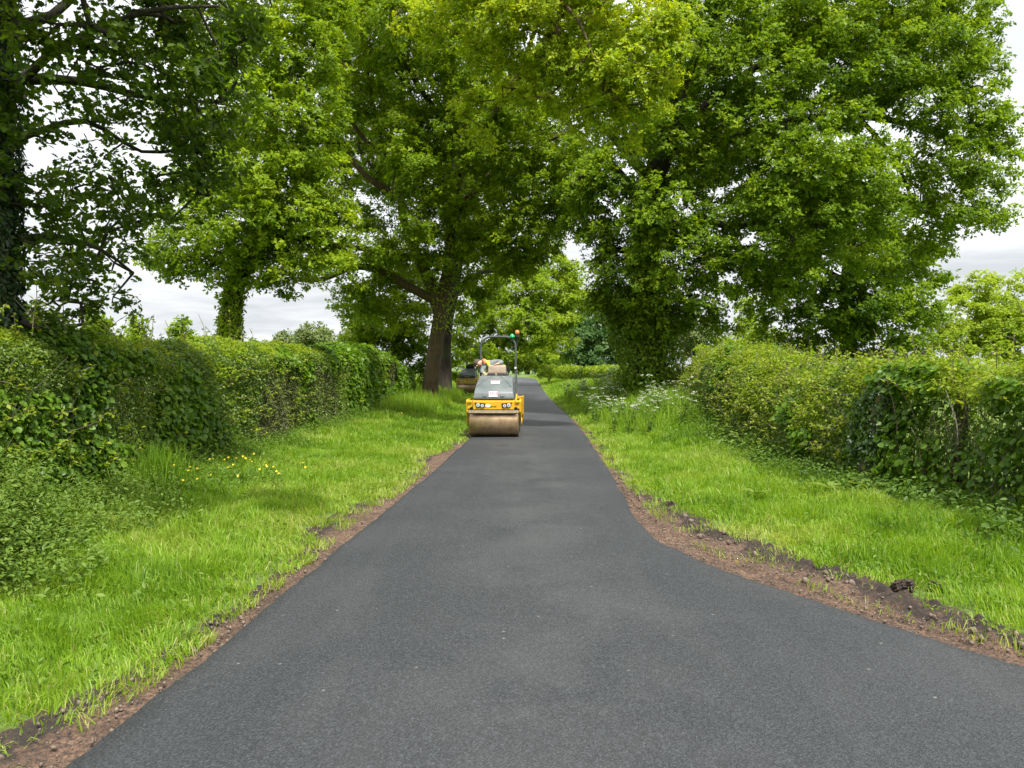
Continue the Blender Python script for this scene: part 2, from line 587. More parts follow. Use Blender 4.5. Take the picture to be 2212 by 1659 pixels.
# a few blades pushing up through the scraped soil
for side in (-1, 1):
    n = 5200
    y = rng.uniform(2.2, 12, n)
    t = rng.random(n)
    x = np.where(side < 0, xl(y) - .05 - t * wl(y), xr(y) + .08 + t * (xt(y) - xr(y)))
    ok = (vnoise(x * 4, y * 4, 0, 66) > .56) & (t > .25)
    x, y = x[ok], y[ok]
    gp.append(blades(x, y, rng.uniform(.03, .11, len(x)), np.full(len(x), .006), .8, np.where(rng.random(len(x)) < .45, .95, rng.uniform(.3, .7, len(x))), -.01))
# tall flowering grass on the banks under the oaks
for side, hx in ((-1, 4.9), (1, 6.2)):
    x, y, s = verge_points(side, 25 if side < 0 else 18, 42, 130, hx)
    ok = (s > (1.6 if side < 0 else .7))
    if side < 0:
        ok &= ~((y > 41) & (x > -4))
    x, y = x[ok], y[ok]
    gp.append(blades(x, y, rng.uniform(.28, .62, len(x)), np.full(len(x), .018), .3, rng.uniform(.3, .8, len(x))))
tag(leaf_obj('grass', gp, M_grass), 'bright green uncut grass covering the verges on both sides of the lane', 'grass', kind='stuff')
# ------------------------------------------------------------------ trees
def barkmat(name, c1, c2, moss=(.05, .06, .02)):
    m, nt, out = nmat(name)
    tc = N(nt, 'TexCoord')
    mp = N(nt, 'Mapping')
    mp.inputs['Scale'].default_value = (1, 1, .22)
    nt.links.new(tc.outputs['Object'], mp.inputs['Vector'])
    a = noise(nt, 14, 5, .7, mp.outputs[0], 1.0)
    c = mixc(nt, ramp(nt, a, .38, .6), (*c1, 1), (*c2, 1))
    c = mixc(nt, ramp(nt, noise(nt, .9, 4, .6, tc.outputs['Object']), .5, .7), c, (*moss, 1))
    p = N(nt, 'BsdfPrincipled', i_Roughness=.9)
    nt.links.new(c, p.inputs['Base Color'])
    b = N(nt, 'Bump', i_Strength=1.0, i_Distance=.05)
    nt.links.new(a, b.inputs['Height'])
    nt.links.new(b.outputs[0], p.inputs['Normal'])
    nt.links.new(p.outputs[0], out.inputs[0])
    return m


M_oakbark = barkmat('oak_bark', (.046, .030, .016), (.145, .094, .048), (.085, .07, .025))
M_darkbark = barkmat('dark_bark', (.024, .018, .012), (.060, .045, .030))
M_oak_a = leafmat('oak_leaves_yellow', [(.080, .150, .009), (.176, .284, .013), (.272, .382, .016), (.40, .47, .03)], .50, (1.45, 1.32, .5))
M_oak_b = leafmat('oak_leaves_green', [(.058, .126, .009), (.138, .236, .012), (.235, .345, .016), (.37, .45, .03)], .46, (1.4, 1.32, .5))
M_dark = leafmat('maple_leaves_dark', [(.040, .085, .008), (.074, .135, .010), (.125, .19, .012), (.22, .275, .018)], .52, (1.3, 1.3, .5))
M_lime = leafmat('lime_leaves', [(.15, .245, .014), (.225, .335, .020), (.31, .41, .034), (.38, .46, .06)], .54, (1.3, 1.25, .6))
M_blue = leafmat('cool_green_leaves', [(.035, .085, .02), (.06, .13, .03), (.10, .18, .05), (.14, .23, .07)], .35)
M_far = leafmat('far_leaves', [(.10, .15, .045), (.15, .20, .06), (.20, .25, .08), (.25, .29, .10)], .3, (1.1, 1.1, .8))
M_ivy = leafmat('ivy_leaves', [(.018, .045, .014), (.034, .070, .020), (.060, .105, .030), (.12, .17, .06)], .18, (1.2, 1.3, .6), .40, .45)


def sample_clump(c, rx, ry, rz, n, flat=.75):
    d = rdir(n)
    d[:, 2] = np.where(d[:, 2] < 0, d[:, 2] * flat, d[:, 2])
    f = 1 - np.abs(rng.normal(0, .30, n))
    f = np.clip(f, .15, 1)
    return c + d * f[:, None] * np.array([rx, ry, rz]), unit(d + np.array([0, 0, .25]))


def skeleton(limbs, tufts, curl=.12, sub=.6):
    """limbs: list of rows (x,y,z,r). Returns positions, parents, radii, is_limb, plus sweep tubes"""
    pos, par, fix = [], [], []
    tubes = []
    for i, L in enumerate(limbs):
        P = spline(L, .35)
        if i:
            d = np.linalg.norm(np.array(pos) - P[0, :3], axis=1)
            prev = int(d.argmin())
        else:
            prev = -1
        tubes.append(P)
        for q in P:
            pos.append(q[:3]); par.append(prev); fix.append(q[3])
            prev = len(pos) - 1
    nl = len(pos)
    cap = nl + len(tufts) * 14 + 10
    A = np.zeros((cap, 3)); A[:nl] = pos
    par = list(par); n = nl
    d0 = np.array([np.min(np.sum((A[:nl] - t) ** 2, 1)) for t in tufts])
    for ti in np.argsort(d0):
        t = tufts[ti]
        df = A[:n] - t
        dist = np.sqrt(np.sum(df * df, 1))
        j = int((dist + .5 * np.maximum(0, df[:, 2])).argmin())
        D = dist[j]
        k = max(1, min(12, int(D / sub)))
        p0 = A[j].copy()
        bend = rng.normal(0, curl, 3) * D + np.array([0, 0, .10 * D])
        prev = j
        for q in range(1, k + 1):
            s = q / k
            A[n] = p0 * (1 - s) + t * s + bend * 4 * s * (1 - s) * .6 + rng.normal(0, .03, 3) * (s < 1)
            par.append(prev)
            prev = n
            n += 1
    A = A[:n]
    par = np.array(par)
    acc = np.full(n, .006 ** 2.3)
    for i in range(n - 1, nl - 1, -1):
        if par[i] >= 0:
            acc[par[i]] += acc[i]
    rad = acc ** (1 / 2.3)
    return A, par, rad, nl, tubes


def bark_objs(root, sk, mat, k=16, lump=.16, trunk_n=1, minr=.0):
    A, par, rad, nl, tubes = sk
    V, F = merge([sweep(P[:, :3], P[:, 3], k if i == 0 else 9, lump, i) for i, P in enumerate(tubes[:trunk_n])])
    link('trunk', np_mesh('trunk', V, F, True), mat, root)
    parts = [sweep(P[:, :3], P[:, 3], 8, lump * .7, i + 5) for i, P in enumerate(tubes[trunk_n:])]
    e = np.arange(nl, len(A))
    e = e[rad[e] > minr]
    if len(e):
        p = par[e]
        r0 = np.minimum(rad[p], rad[e] * 1.6)
        parts.append(frusta(A[p], A[e], np.maximum(r0, .008), np.maximum(rad[e], .006), 5))
    if parts:
        V, F = merge(parts)
        link('branches', np_mesh('branches', V, F, True), mat, root)


def rosettes(tufts, outw, nros, nleaf, rt, size, tmpl, tbias=.45, tvar=.16, flat=.7, hang=0.0):
    n = len(tufts)
    drift = .42 * (fbm(tufts[:, 0] * .45, tufts[:, 1] * .45, tufts[:, 2] * .45, 77, 2) - .5)
    c = np.repeat(tufts, nros, 0)
    o = np.repeat(outw, nros, 0)
    off = rdir(len(c)) * (rng.random(len(c)) ** .45)[:, None] * (np.repeat(rng.uniform(.65, 1.25, n), nros) * rt)[:, None]
    off[:, 2] *= flat
    c = c + off
    ax = unit(.75 * np.array([0, 0, 1.]) + .55 * o + .45 * unit(off) + .3 * rdir(len(c)))
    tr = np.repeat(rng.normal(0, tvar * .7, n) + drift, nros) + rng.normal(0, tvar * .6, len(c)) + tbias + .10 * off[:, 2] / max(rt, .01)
    m = len(c)
    C = np.repeat(c, nleaf, 0)
    AX = np.repeat(ax, nleaf, 0)
    ref = rdir(m * nleaf)
    rd = unit(ref - AX * np.sum(ref * AX, -1, keepdims=True))
    dire = unit(rd + AX * rng.uniform(-.15, .5, (m * nleaf, 1)) - np.array([0, 0, hang]))
    nor = unit(AX + .55 * rng.normal(size=(m * nleaf, 3)) - .25 * rd)
    sz = size * rng.uniform(.5, 1.4, m * nleaf) * np.repeat(rng.uniform(.75, 1.2, m), nleaf)
    C = C + rd * (sz * .15)[:, None] + rng.normal(0, size * .22, (m * nleaf, 3))
    return leaf_geo(C, nor, dire, sz, tmpl, np.repeat(tr, nleaf) + rng.normal(0, .07, m * nleaf))


def crown(clumps, per, flat=.75):
    T, O = [], []
    for (x, y, Y, r) in clumps:
        c = at(x, y, Y)
        rm = r / FD * Y
        n = max(4, int(per * rm ** 1.9))
        t, o = sample_clump(c, rm, rm * 1.1, rm * .92, n, flat)
        T.append(t); O.append(o)
    return np.concatenate(T), np.concatenate(O)


def tree(name, label, limbs, clumps, leaf, bark, per=15, nros=6, nleaf=8, rt=.42, size=.11, tmpl=RHOMB, tbias=.45, group=None, trunk_n=1, lump=.16, minr=.0, cat='tree', extra=None, flat=.75, hang=0.0, bright=None):
    root = empty(name, tuple(limbs[0][0][:3]))
    tag(root, label, cat, group)
    T, O = crown(clumps, per, flat)
    T2 = None
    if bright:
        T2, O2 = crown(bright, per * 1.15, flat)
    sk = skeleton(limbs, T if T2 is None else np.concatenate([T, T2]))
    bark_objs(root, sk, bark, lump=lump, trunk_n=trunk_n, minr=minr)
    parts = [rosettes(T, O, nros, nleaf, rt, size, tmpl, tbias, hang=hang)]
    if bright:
        parts.append(rosettes(T2, O2, nros, nleaf, rt * .85, size * .82, tmpl, tbias + .32, hang=.35))  # lighter tint paints the backlit glow of the overhanging boughs into their leaves
    if extra:
        parts += extra
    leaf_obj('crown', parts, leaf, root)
    return root


def L(*rows):
    """limb through survey readings (xd, yd, Y, radius m)"""
    return [(*at(a, b, Y), r) for a, b, Y, r in rows]


def sleeve(limb, n, rad, size, z0=None, z1=None, tmpl=RHOMB, tb=.4, thick=.12, out_=1.0):
    """leaves clothing a stem (ivy or shoots off the trunk)"""
    P = spline(limb, .2)
    if z0 is not None:
        P = P[(P[:, 2] >= z0) & (P[:, 2] <= z1)]
    i = rng.integers(0, len(P), n)
    a = rng.uniform(0, 2 * np.pi, n)
    d = np.stack([np.cos(a), np.sin(a), np.zeros(n)], -1)
    lump = 1 + 1.3 * (vnoise(np.cos(a) * 1.7 + 5, np.sin(a) * 1.7 + 5, P[i, 2] * 1.1, 71) - .4)
    r = (P[i, 3] + (rad - P[i, 3]).clip(0) * lump) - np.abs(rng.normal(0, thick, n))
    c = P[i, :3] + d * r[:, None]
    c[:, 2] += rng.uniform(-.15, .15, n)
    nor = unit(d * out_ + np.array([0, 0, .35]) + .5 * rng.normal(size=(n, 3)))
    dire = unit(np.array([0, 0, -.8]) + .6 * rng.normal(size=(n, 3)) + .2 * d)
    return leaf_geo(c, nor, dire, size * rng.uniform(.6, 1.25, n), tmpl, tb + rng.normal(0, .18, n))


def gpt(x, y, dz=0.0):
    return (x, y, float(ground(x, y)) + dz)


# --- the near tree whose ivy clad trunk stands in the hedge
near_limbs = [
    [(*gpt(-5.84, 8.6, -.2), .30), (-5.83, 8.6, 1.6, .26), (-5.82, 8.6, 3.6, .24), (-5.80, 8.6, 6.0, .22), (-5.5, 8.7, 9.0, .18), (-5.2, 8.8, 12, .09)],
    L((40, 190, 8.6, .055), (150, 100, 8.4, .042), (330, 30, 8.2, .028), (480, 20, 8.4, .015)),
    L((50, 175, 8.6, .065), (180, 180, 9.0, .05), (330, 215, 9.6, .035), (470, 225, 10.2, .018)),
    L((30, 60, 8.6, .07), (120, 40, 8.8, .055), (260, -70, 9.4, .04), (450, -20, 10.5, .028), (520, 60, 11, .015)),
    L((50, 300, 8.6, .045), (190, 265, 9.2, .033), (310, 330, 10, .022), (425, 330, 10.6, .028), (430, 420, 10.8, .024)),
    L((45, 520, 8.6, .05), (120, 512, 9.0, .04), (220, 540, 10, .025), (290, 590, 10.6, .015)),
    L((40, 690, 8.6, .05), (100, 715, 9.0, .03), (180, 700, 9.6, .02)),
    [(-5.68, 8.6, 6.0, .15), (-4.6, 7.0, 7.2, .12), (-3.0, 5.6, 7.6, .08), (-1.0, 4.8, 7.5, .05)],
    [(-5.68, 8.6, 6.4, .15), (-7.0, 8.0, 7.6, .12), (-8.6, 7.4, 8.6, .07)],
    [(-5.60, 8.6, 7.4, .14), (-5.2, 10.6, 8.4, .10), (-4.4, 12.4, 9.4, .07)],
]
near_clumps = [(60, 70, 7.4, 90), (190, 50, 7.8, 100), (320, 70, 8.6, 100), (430, 50, 9.4, 90), (400, 150, 8.6, 90), (270, 150, 8.2, 80), (130, 150, 7.6, 70), (490, 130, 10, 80),
               (90, 290, 8.2, 75), (200, 230, 9, 60), (330, 265, 9.4, 70), (430, 260, 9.6, 85), (360, 370, 10, 90), (460, 330, 10.6, 80), (200, 400, 9.4, 85), (90, 420, 8.4, 70),
               (110, 500, 8.8, 75), (240, 470, 10, 85), (330, 450, 10.8, 70), (150, 590, 9.6, 75), (75, 590, 8.6, 55), (220, 560, 10.4, 60), (180, 650, 9.8, 60), (120, 690, 9.2, 50), (480, 210, 10.4, 60), (420, 310, 10.6, 60), (330, 160, 9.4, 60), (500, 60, 10, 70), (380, 60, 8.8, 70), (440, 410, 11, 50), (300, 540, 11, 45), (270, 655, 10.6, 30),
               (-60, 200, 8, 120), (-80, 450, 8.4, 110), (40, -150, 7, 150), (300, -180, 8, 160), (560, -160, 9.5, 130), (820, -330, 6.2, 160), (520, -420, 6.0, 200), (100, -420, 7, 200), (-200, -100, 7.5, 180),
               (200, -600, 8, 250), (600, -600, 8.4, 200)]
ivy = [sleeve(near_limbs[0], 22000, .30, .075, 0, 7.5, OVAL, .42, .04)]
t = tree('ivy_clad_tree', 'dark leaved tree with ivy clad trunk standing in the clipped hedge', near_limbs, near_clumps, M_dark, M_darkbark,
         per=58, nros=7, nleaf=7, rt=.34, size=.082, tmpl=LOBED, tbias=.40, lump=.1, flat=.6, hang=.25)
leaf_obj('ivy', ivy, M_ivy, t)

# --- yellow green oak behind the same hedge, its stem hidden under shoots
lime_limbs = [
    [(*gpt(-7.35, 20.2, -.2), .30), (*at(500, 760, 20.2), .25), (*at(502, 660, 20.2), .22), (*at(540, 540, 20.4), .19), (*at(580, 380, 20.6), .15), (*at(600, 200, 20.8), .10), (*at(600, 0, 21), .05)],
    L((530, 560, 20.3, .13), (600, 520, 20, .10), (690, 520, 19.6, .07), (740, 540, 19.2, .04)),
    L((520, 560, 20.3, .12), (460, 490, 20.5, .08), (400, 480, 20.8, .05)),
    L((575, 390, 20.6, .11), (640, 330, 20.2, .08), (690, 280, 19.8, .05)),
    L((575, 390, 20.6, .10), (510, 340, 20.8, .07), (470, 270, 21, .04)),
    L((598, 200, 20.8, .08), (670, 120, 20.4, .05), (700, 60, 20, .03)),
]
lime_clumps = [(430, 525, 20, 95), (520, 490, 19.4, 110), (600, 520, 19.6, 95), (690, 545, 19.2, 70), (735, 500, 19.4, 45), (640, 440, 19, 110), (720, 450, 19.6, 55), (560, 390, 19.4, 110), (660, 330, 19.2, 95), (470, 400, 20.6, 90),
               (600, 260, 19.2, 110), (690, 240, 19.6, 75), (530, 280, 20.8, 90), (570, 140, 19.6, 110), (660, 130, 19.6, 95), (620, 20, 20, 110), (700, 30, 20.6, 80), (540, 30, 21, 80), (560, -120, 21, 140), (690, -140, 21, 130),
               (390, 580, 20.4, 55), (480, 590, 20, 60), (560, 590, 19.6, 55), (630, 590, 19.4, 45), (500, 640, 20.1, 26), (498, 685, 20.1, 22), (500, 725, 20.1, 20), (600, 630, 19.7, 25), (340, 560, 21, 35), (410, 250, 22.5, 80), (440, 120, 22.5, 90)]
tree('oak_tree', 'yellow green oak rising behind the clipped hedge with leafy shoots hiding its slim stem', lime_limbs, lime_clumps, M_oak_a, M_darkbark,
     extra=[sleeve(lime_limbs[0], 7000, .30, .10, 1.0, 6.0, RHOMB, .55, .10)], per=44, nros=12, nleaf=9, rt=.36, size=.095, tbias=.47, lump=.08)

# --- the big leaning oak beside the lane
oy = 33.0
big_limbs = [
    L((924, 876, oy, .44), (928, 855, oy, .37), (934, 800, oy, .33), (942, 740, oy, .31), (951, 680, oy, .30), (962, 620, oy, .31), (971, 570, oy, .27), (978, 480, oy, .30), (990, 390, oy + .3, .30), (985, 300, oy + .5, .24), (960, 180, oy + .6, .16), (950, 40, oy + .7, .10)),
    L((950, 675, oy, .28), (925, 600, oy - .2, .25), (895, 540, oy - .4, .22), (872, 470, oy - .6, .18), (862, 400, oy - .8, .18), (830, 330, oy - 1, .17), (810, 250, oy - 1.2, .12), (790, 130, oy - 1.4, .08)),
    L((940, 650, oy, .20), (880, 618, oy - .6, .17), (820, 585, oy - 1.2, .15), (765, 578, oy - 2, .13), (700, 603, oy - 3, .10), (640, 606, oy - 4, .06)),
    L((905, 560, oy - .3, .18), (820, 545, oy - 1.5, .13), (740, 530, oy - 3, .07)),
    L((868, 430, oy - .7, .16), (790, 380, oy - 1.6, .12), (720, 290, oy - 2.4, .07)),
    L((845, 360, oy - .9, .13), (770, 280, oy - 1.8, .09), (735, 190, oy - 2.4, .05)),
    L((970, 560, oy, .14), (1000, 536, oy - .6, .11), (1046, 514, oy - 1.4, .07), (1080, 560, oy - 1.8, .04)),
    L((980, 470, oy, .20), (1060, 380, oy - .5, .15), (1160, 320, oy - 1, .10), (1260, 270, oy - 1.4, .05)),
    L((990, 380, oy + .3, .18), (1040, 300, oy - 2.5, .15), (1120, 170, oy - 7, .12), (1220, 60, oy - 11, .09), (1330, 60, oy - 13, .06), (1400, 150, oy - 13.6, .03)),
    L((1120, 170, oy - 7, .08), (1180, 20, oy - 12, .06), (1240, 40, oy - 14, .04), (1290, 150, oy - 14.4, .02)),
    L((985, 300, oy + .5, .16), (900, 180, oy - 2, .12), (850, 60, oy - 4, .08), (860, -30, oy - 6, .04)),
    L((975, 240, oy + .5, .14), (1030, 100, oy + .5, .10), (1060, -60, oy + 1, .06)),
    [(*at(978, 480, oy), .25), (*at(1060, 350, oy + 4), .18), (*at(1120, 200, oy + 7), .10)],
]
big_clumps = [(790, 110, 31, 120), (900, 190, 30.6, 100), (870, 60, 29, 120), (760, 220, 31, 70), (870, 290, 30.5, 75), (940, 300, 31, 60), (930, 400, 31.6, 55), (885, 425, 30.6, 60), (1010, 280, 30, 90), (1060, 360, 30, 85), (1130, 400, 31, 95), (1200, 320, 31, 95),
              (880, 350, 29.6, 60), (960, 430, 30.4, 45), (900, 500, 30.2, 40), (945, 585, 31.4, 28), (860, 555, 31, 38), (1000, 600, 32, 30), (700, 330, 31, 60), (1230, 440, 31, 65), (1020, 480, 32, 60), (1120, 500, 31, 75), (1190, 470, 32, 70), (1090, 570, 32, 60), (1140, 560, 33, 45), (1010, 560, 31.8, 40), (1190, 530, 34, 40), (920, 490, 31.6, 50), (930, 545, 32, 32),
              (735, 560, 30, 45), (680, 590, 29.4, 35), (790, 540, 31, 60), (800, 480, 32, 50), (760, 620, 31, 45), (820, 650, 33, 65), (760, 660, 32, 50), (850, 600, 33, 45), (880, 690, 34, 45),
              (820, 400, 33, 60), (760, 330, 34, 60), (700, 380, 36, 80), (980, 60, 32, 120), (1120, 240, 29, 70), (1000, 150, 30, 90), (740, 20, 32, 90), (830, -80, 32, 160), (1000, -90, 33, 170), (1150, -60, 34, 150), (1240, 180, 34, 110), (1280, 90, 36, 110), (1040, 230, 36, 130), (880, 330, 38, 130), (1060, 440, 37, 110), (1150, 330, 38, 120), (960, -200, 34, 200), (780, 200, 36, 120)]
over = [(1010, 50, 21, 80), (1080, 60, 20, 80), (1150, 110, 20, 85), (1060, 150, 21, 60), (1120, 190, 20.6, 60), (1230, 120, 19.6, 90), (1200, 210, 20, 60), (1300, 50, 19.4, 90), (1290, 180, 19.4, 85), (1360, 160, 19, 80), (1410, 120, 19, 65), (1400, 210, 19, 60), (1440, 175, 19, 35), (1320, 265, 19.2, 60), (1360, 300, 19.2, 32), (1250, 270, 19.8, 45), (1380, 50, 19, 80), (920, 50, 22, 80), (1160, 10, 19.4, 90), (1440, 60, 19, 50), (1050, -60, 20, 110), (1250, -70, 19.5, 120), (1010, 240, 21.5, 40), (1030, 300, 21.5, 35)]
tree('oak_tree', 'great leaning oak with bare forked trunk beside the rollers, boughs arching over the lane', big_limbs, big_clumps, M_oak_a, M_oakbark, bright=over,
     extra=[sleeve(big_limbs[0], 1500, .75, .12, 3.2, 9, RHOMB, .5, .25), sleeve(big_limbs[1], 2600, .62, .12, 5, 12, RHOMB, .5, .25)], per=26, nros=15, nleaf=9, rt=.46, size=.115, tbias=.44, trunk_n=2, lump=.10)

# --- dark second stem just behind it
sec_limbs = [
    [(*gpt(-3.35, 38.5, -.2), .42), (*at(962, 790, 38.5), .30), (*at(967, 700, 38.5), .27), (*at(985, 600, 38.5), .27), (*at(1000, 470, 38.5), .18), (*at(1010, 300, 38.5), .08)],
    L((980, 640, 38.5, .18), (1040, 590, 39.5, .11), (1110, 590, 41, .06)),
    L((980, 650, 38.5, .16), (900, 610, 40, .10), (840, 600, 42, .05)),
]
sec_clumps = [(1040, 620, 41, 45), (1010, 650, 42, 50), (1060, 550, 42, 60), (900, 640, 43, 65), (830, 690, 44, 60), (880, 730, 45, 50), (780, 720, 45, 45), (1000, 720, 44, 40), (1010, 500, 41, 90), (1000, 350, 41, 110), (870, 560, 43, 70), (950, 760, 45, 40), (1030, 770, 46, 35)]
tree('oak_tree', 'dark stemmed oak half hidden behind the great leaning oak', sec_limbs, sec_clumps, M_oak_a, M_darkbark, per=14, nros=12, nleaf=9, rt=.55, size=.17, tbias=.42)

# --- the broad oak across the lane, ivy and shoots to the ground
ro = 27.5
rx0 = 4.85
right_limbs = [
    [(*gpt(rx0, ro, -.2), .62), (rx0, ro, 2.2, .48), (rx0 - .05, ro, 4.5, .42), (rx0 + .1, ro, 7.5, .38), (rx0 + .5, ro, 10, .30), (rx0 + 1.2, ro, 13, .2), (rx0 + 1.8, ro, 16, .09)],
    L((1400, 480, ro, .20), (1340, 380, ro - .5, .15), (1290, 350, ro - 1, .10), (1240, 400, ro - 1.4, .05)),
    L((1400, 560, ro, .15), (1330, 540, ro - .6, .10), (1270, 570, ro - 1, .05)),
    L((1405, 430, ro, .24), (1520, 330, ro + .5, .20), (1680, 270, ro + .6, .16), (1850, 255, ro + .5, .13), (1990, 280, ro, .09), (2110, 330, ro - .3, .05)),
    L((1680, 270, ro + .6, .13), (1760, 330, ro - 1, .10), (1830, 400, ro - 2, .06)),
    L((1850, 255, ro + .5, .09), (1930, 350, ro + .6, .07), (1980, 470, ro + .5, .04)),
    L((1410, 500, ro, .20), (1500, 480, ro - 1.5, .15), (1600, 490, ro - 2.5, .10), (1700, 470, ro - 3, .06)),
    L((1430, 330, ro, .22), (1560, 200, ro - .5, .16), (1720, 100, ro - .8, .11), (1880, 60, ro - .8, .07), (2040, 60, ro - .6, .04)),
    L((1440, 250, ro, .18), (1520, 90, ro, .13), (1600, -60, ro, .08)),
    L((1420, 400, ro, .18), (1460, 300, ro - 2, .13), (1480, 180, ro - 3.4, .08)),
    L((1850, 255, ro + .5, .10), (2000, 180, ro + .4, .07), (2120, 130, ro, .04)),
    [(rx0, ro, 7.5, .22), (rx0 + 2, ro + 3, 9.5, .16), (rx0 + 4, ro + 6, 11, .09)],
    [(rx0, ro, 8.5, .22), (rx0 - 1, ro + 3, 11, .16), (rx0 - 2, ro + 6, 13, .08)],
]
right_clumps = [(1730, 275, 24.4, 65), (1840, 262, 24.6, 55), (1900, 330, 25, 50), (1265, 490, 27, 60), (1250, 420, 27.5, 55), (1300, 520, 26.5, 50), (1290, 660, 27, 35), (1420, 470, 25.2, 95), (1460, 560, 25.2, 95), (1350, 540, 26, 75), (1390, 620, 26, 80), (1500, 650, 25.8, 75), (1560, 590, 25.4, 70), (1560, 700, 26.4, 40), (1300, 590, 26.4, 45), (1320, 640, 26.8, 45), (1440, 700, 26.5, 65), (1360, 700, 27, 50), (1540, 500, 25, 70),
                (1620, 540, 25, 85), (1700, 600, 25.4, 75), (1640, 640, 26, 60), (1750, 540, 25, 80), (1650, 460, 24.4, 75), (1780, 460, 24.4, 80), (1760, 360, 24, 95), (1850, 380, 24, 90), (1890, 470, 24.8, 65), (1680, 380, 24.4, 85), (1870, 560, 26, 50),
                (1600, 300, 25, 100), (1510, 370, 25.6, 80), (1440, 290, 25, 85), (1330, 380, 26, 80), (1280, 430, 26.6, 60), (1370, 300, 26.6, 70), (1260, 340, 27.4, 60), (1540, 200, 25, 100), (1640, 170, 25, 110), (1470, 130, 24.6, 85), (1480, 30, 25.4, 90), (1560, 70, 25, 100), (1680, 40, 25.4, 110), (1760, 160, 25.4, 110),
                (1800, 50, 25.6, 110), (1890, 150, 25.8, 105), (1930, 40, 26, 100), (2010, 130, 26, 95), (2060, 30, 26.4, 80), (2100, 170, 26.6, 70), (1990, 230, 25.6, 80), (2070, 270, 26.2, 80), (2140, 270, 26.6, 55), (2030, 350, 26, 75), (2110, 370, 26.4, 70), (2070, 450, 26.4, 75), (2140, 470, 27, 45), (1980, 430, 26.4, 60), (2010, 520, 27, 55), (1950, 580, 27.4, 45), (2090, 90, 27, 55), (2170, 330, 27, 28), (2165, 410, 27, 26), (2130, 30, 27, 35),
                (1450, -80, 26.5, 130), (1650, -110, 26.5, 150), (1850, -90, 26.8, 130), (2010, -60, 27, 90), (1560, -260, 28, 200), (1780, -240, 28, 170), (1380, 180, 30, 120), (1620, 380, 31, 140), (1800, 200, 31, 130), (1500, 300, 31, 140), (1960, 120, 31, 110), (1700, 20, 32, 180)]
stem_leaves = [sleeve(right_limbs[0], 15000, 1.15, .13, .4, 4.6, RHOMB, .34, .45), sleeve(right_limbs[0], 6000, .9, .12, 5.0, 8.5, RHOMB, .38, .35)]
t = tree('oak_tree', 'broad spreading oak over the hedge across the lane, its trunk swathed in dark shoots', right_limbs, right_clumps, M_oak_b, M_darkbark,
         per=28, nros=14, nleaf=9, rt=.44, size=.112, tbias=.46, extra=stem_leaves)
leaf_obj('ivy', [sleeve(right_limbs[0], 6000, .62, .09, .2, 7.5, OVAL, .3, .08)], M_ivy, t)

# --- its neighbour further back, low dark boughs behind the hedge
back_limbs = [
    [(*gpt(16.2, 37, -.2), .5), (16.2, 37, 2.5, .40), (16.1, 37, 5, .34), (16.3, 37, 9, .22), (16.4, 37, 12, .1)],
    L((1830, 610, 37, .16), (1760, 580, 36.4, .11), (1690, 600, 36, .06)),
    L((1830, 600, 37, .16), (1900, 560, 36.8, .11), (1980, 580, 36.6, .06)),
    L((1830, 560, 37, .14), (1780, 480, 37, .09), (1720, 440, 37, .05)),
]
back_clumps = [(1780, 760, 36, 45), (1850, 765, 36, 45), (1920, 760, 36, 45), (1980, 750, 36.4, 35), (1700, 760, 36, 40), (1820, 710, 35, 55), (1890, 640, 35, 60), (1660, 600, 36, 50), (1730, 520, 36.5, 80), (1990, 540, 37, 50), (1700, 660, 35.5, 60), (1760, 690, 35.5, 60), (1830, 660, 35, 70), (1900, 690, 35.4, 65), (1960, 650, 36, 60), (2000, 690, 36.4, 40), (1780, 600, 35.5, 70), (1870, 590, 35.6, 75), (1950, 560, 36, 60), (1700, 570, 36, 60), (1660, 700, 36.4, 35), (1800, 500, 36.5, 95), (1910, 480, 37, 80), (1850, 400, 38, 110), (1720, 450, 38, 90), (2010, 600, 37, 40), (1860, 725, 36, 50), (1740, 735, 36, 40), (1960, 725, 36, 40)]
tree('oak_tree', 'low dark boughed tree in the field behind the hedge, shaded under the broad spreading oak', back_limbs, back_clumps, M_oak_b, M_darkbark, per=14, nros=12, nleaf=9, rt=.55, size=.17, tbias=.36)

# --- trees further along the lane
def back_tree(label, x, y, clumps, mat, per=4.5, size=.22, rt=.75, nros=7, tb=.45, name='tree', r=.3, group=None, top=None):
    z0 = float(ground(x, y))
    T0 = np.array([at(a, b, Y) for a, b, Y, _ in clumps])
    hi = T0[T0[:, 2].argmax()] if top is None else np.array(top)
    mid = np.array([x, y, z0]) * .55 + hi * .45
    limbs = [[(x, y, z0 - .2, r), (x, y, z0 + .25 * (hi[2] - z0), r * .75), (*(mid * np.array([.6, .6, 1]) + np.array([x, y, 0]) * np.array([.4, .4, 0])), r * .55), (*hi, r * .12)]]
    return tree(name, label, limbs, clumps, mat, M_darkbark, per=per * 1.5, nros=nros * 3, nleaf=8, rt=rt, size=size * 1.0, tbias=tb, minr=.012, group=group)


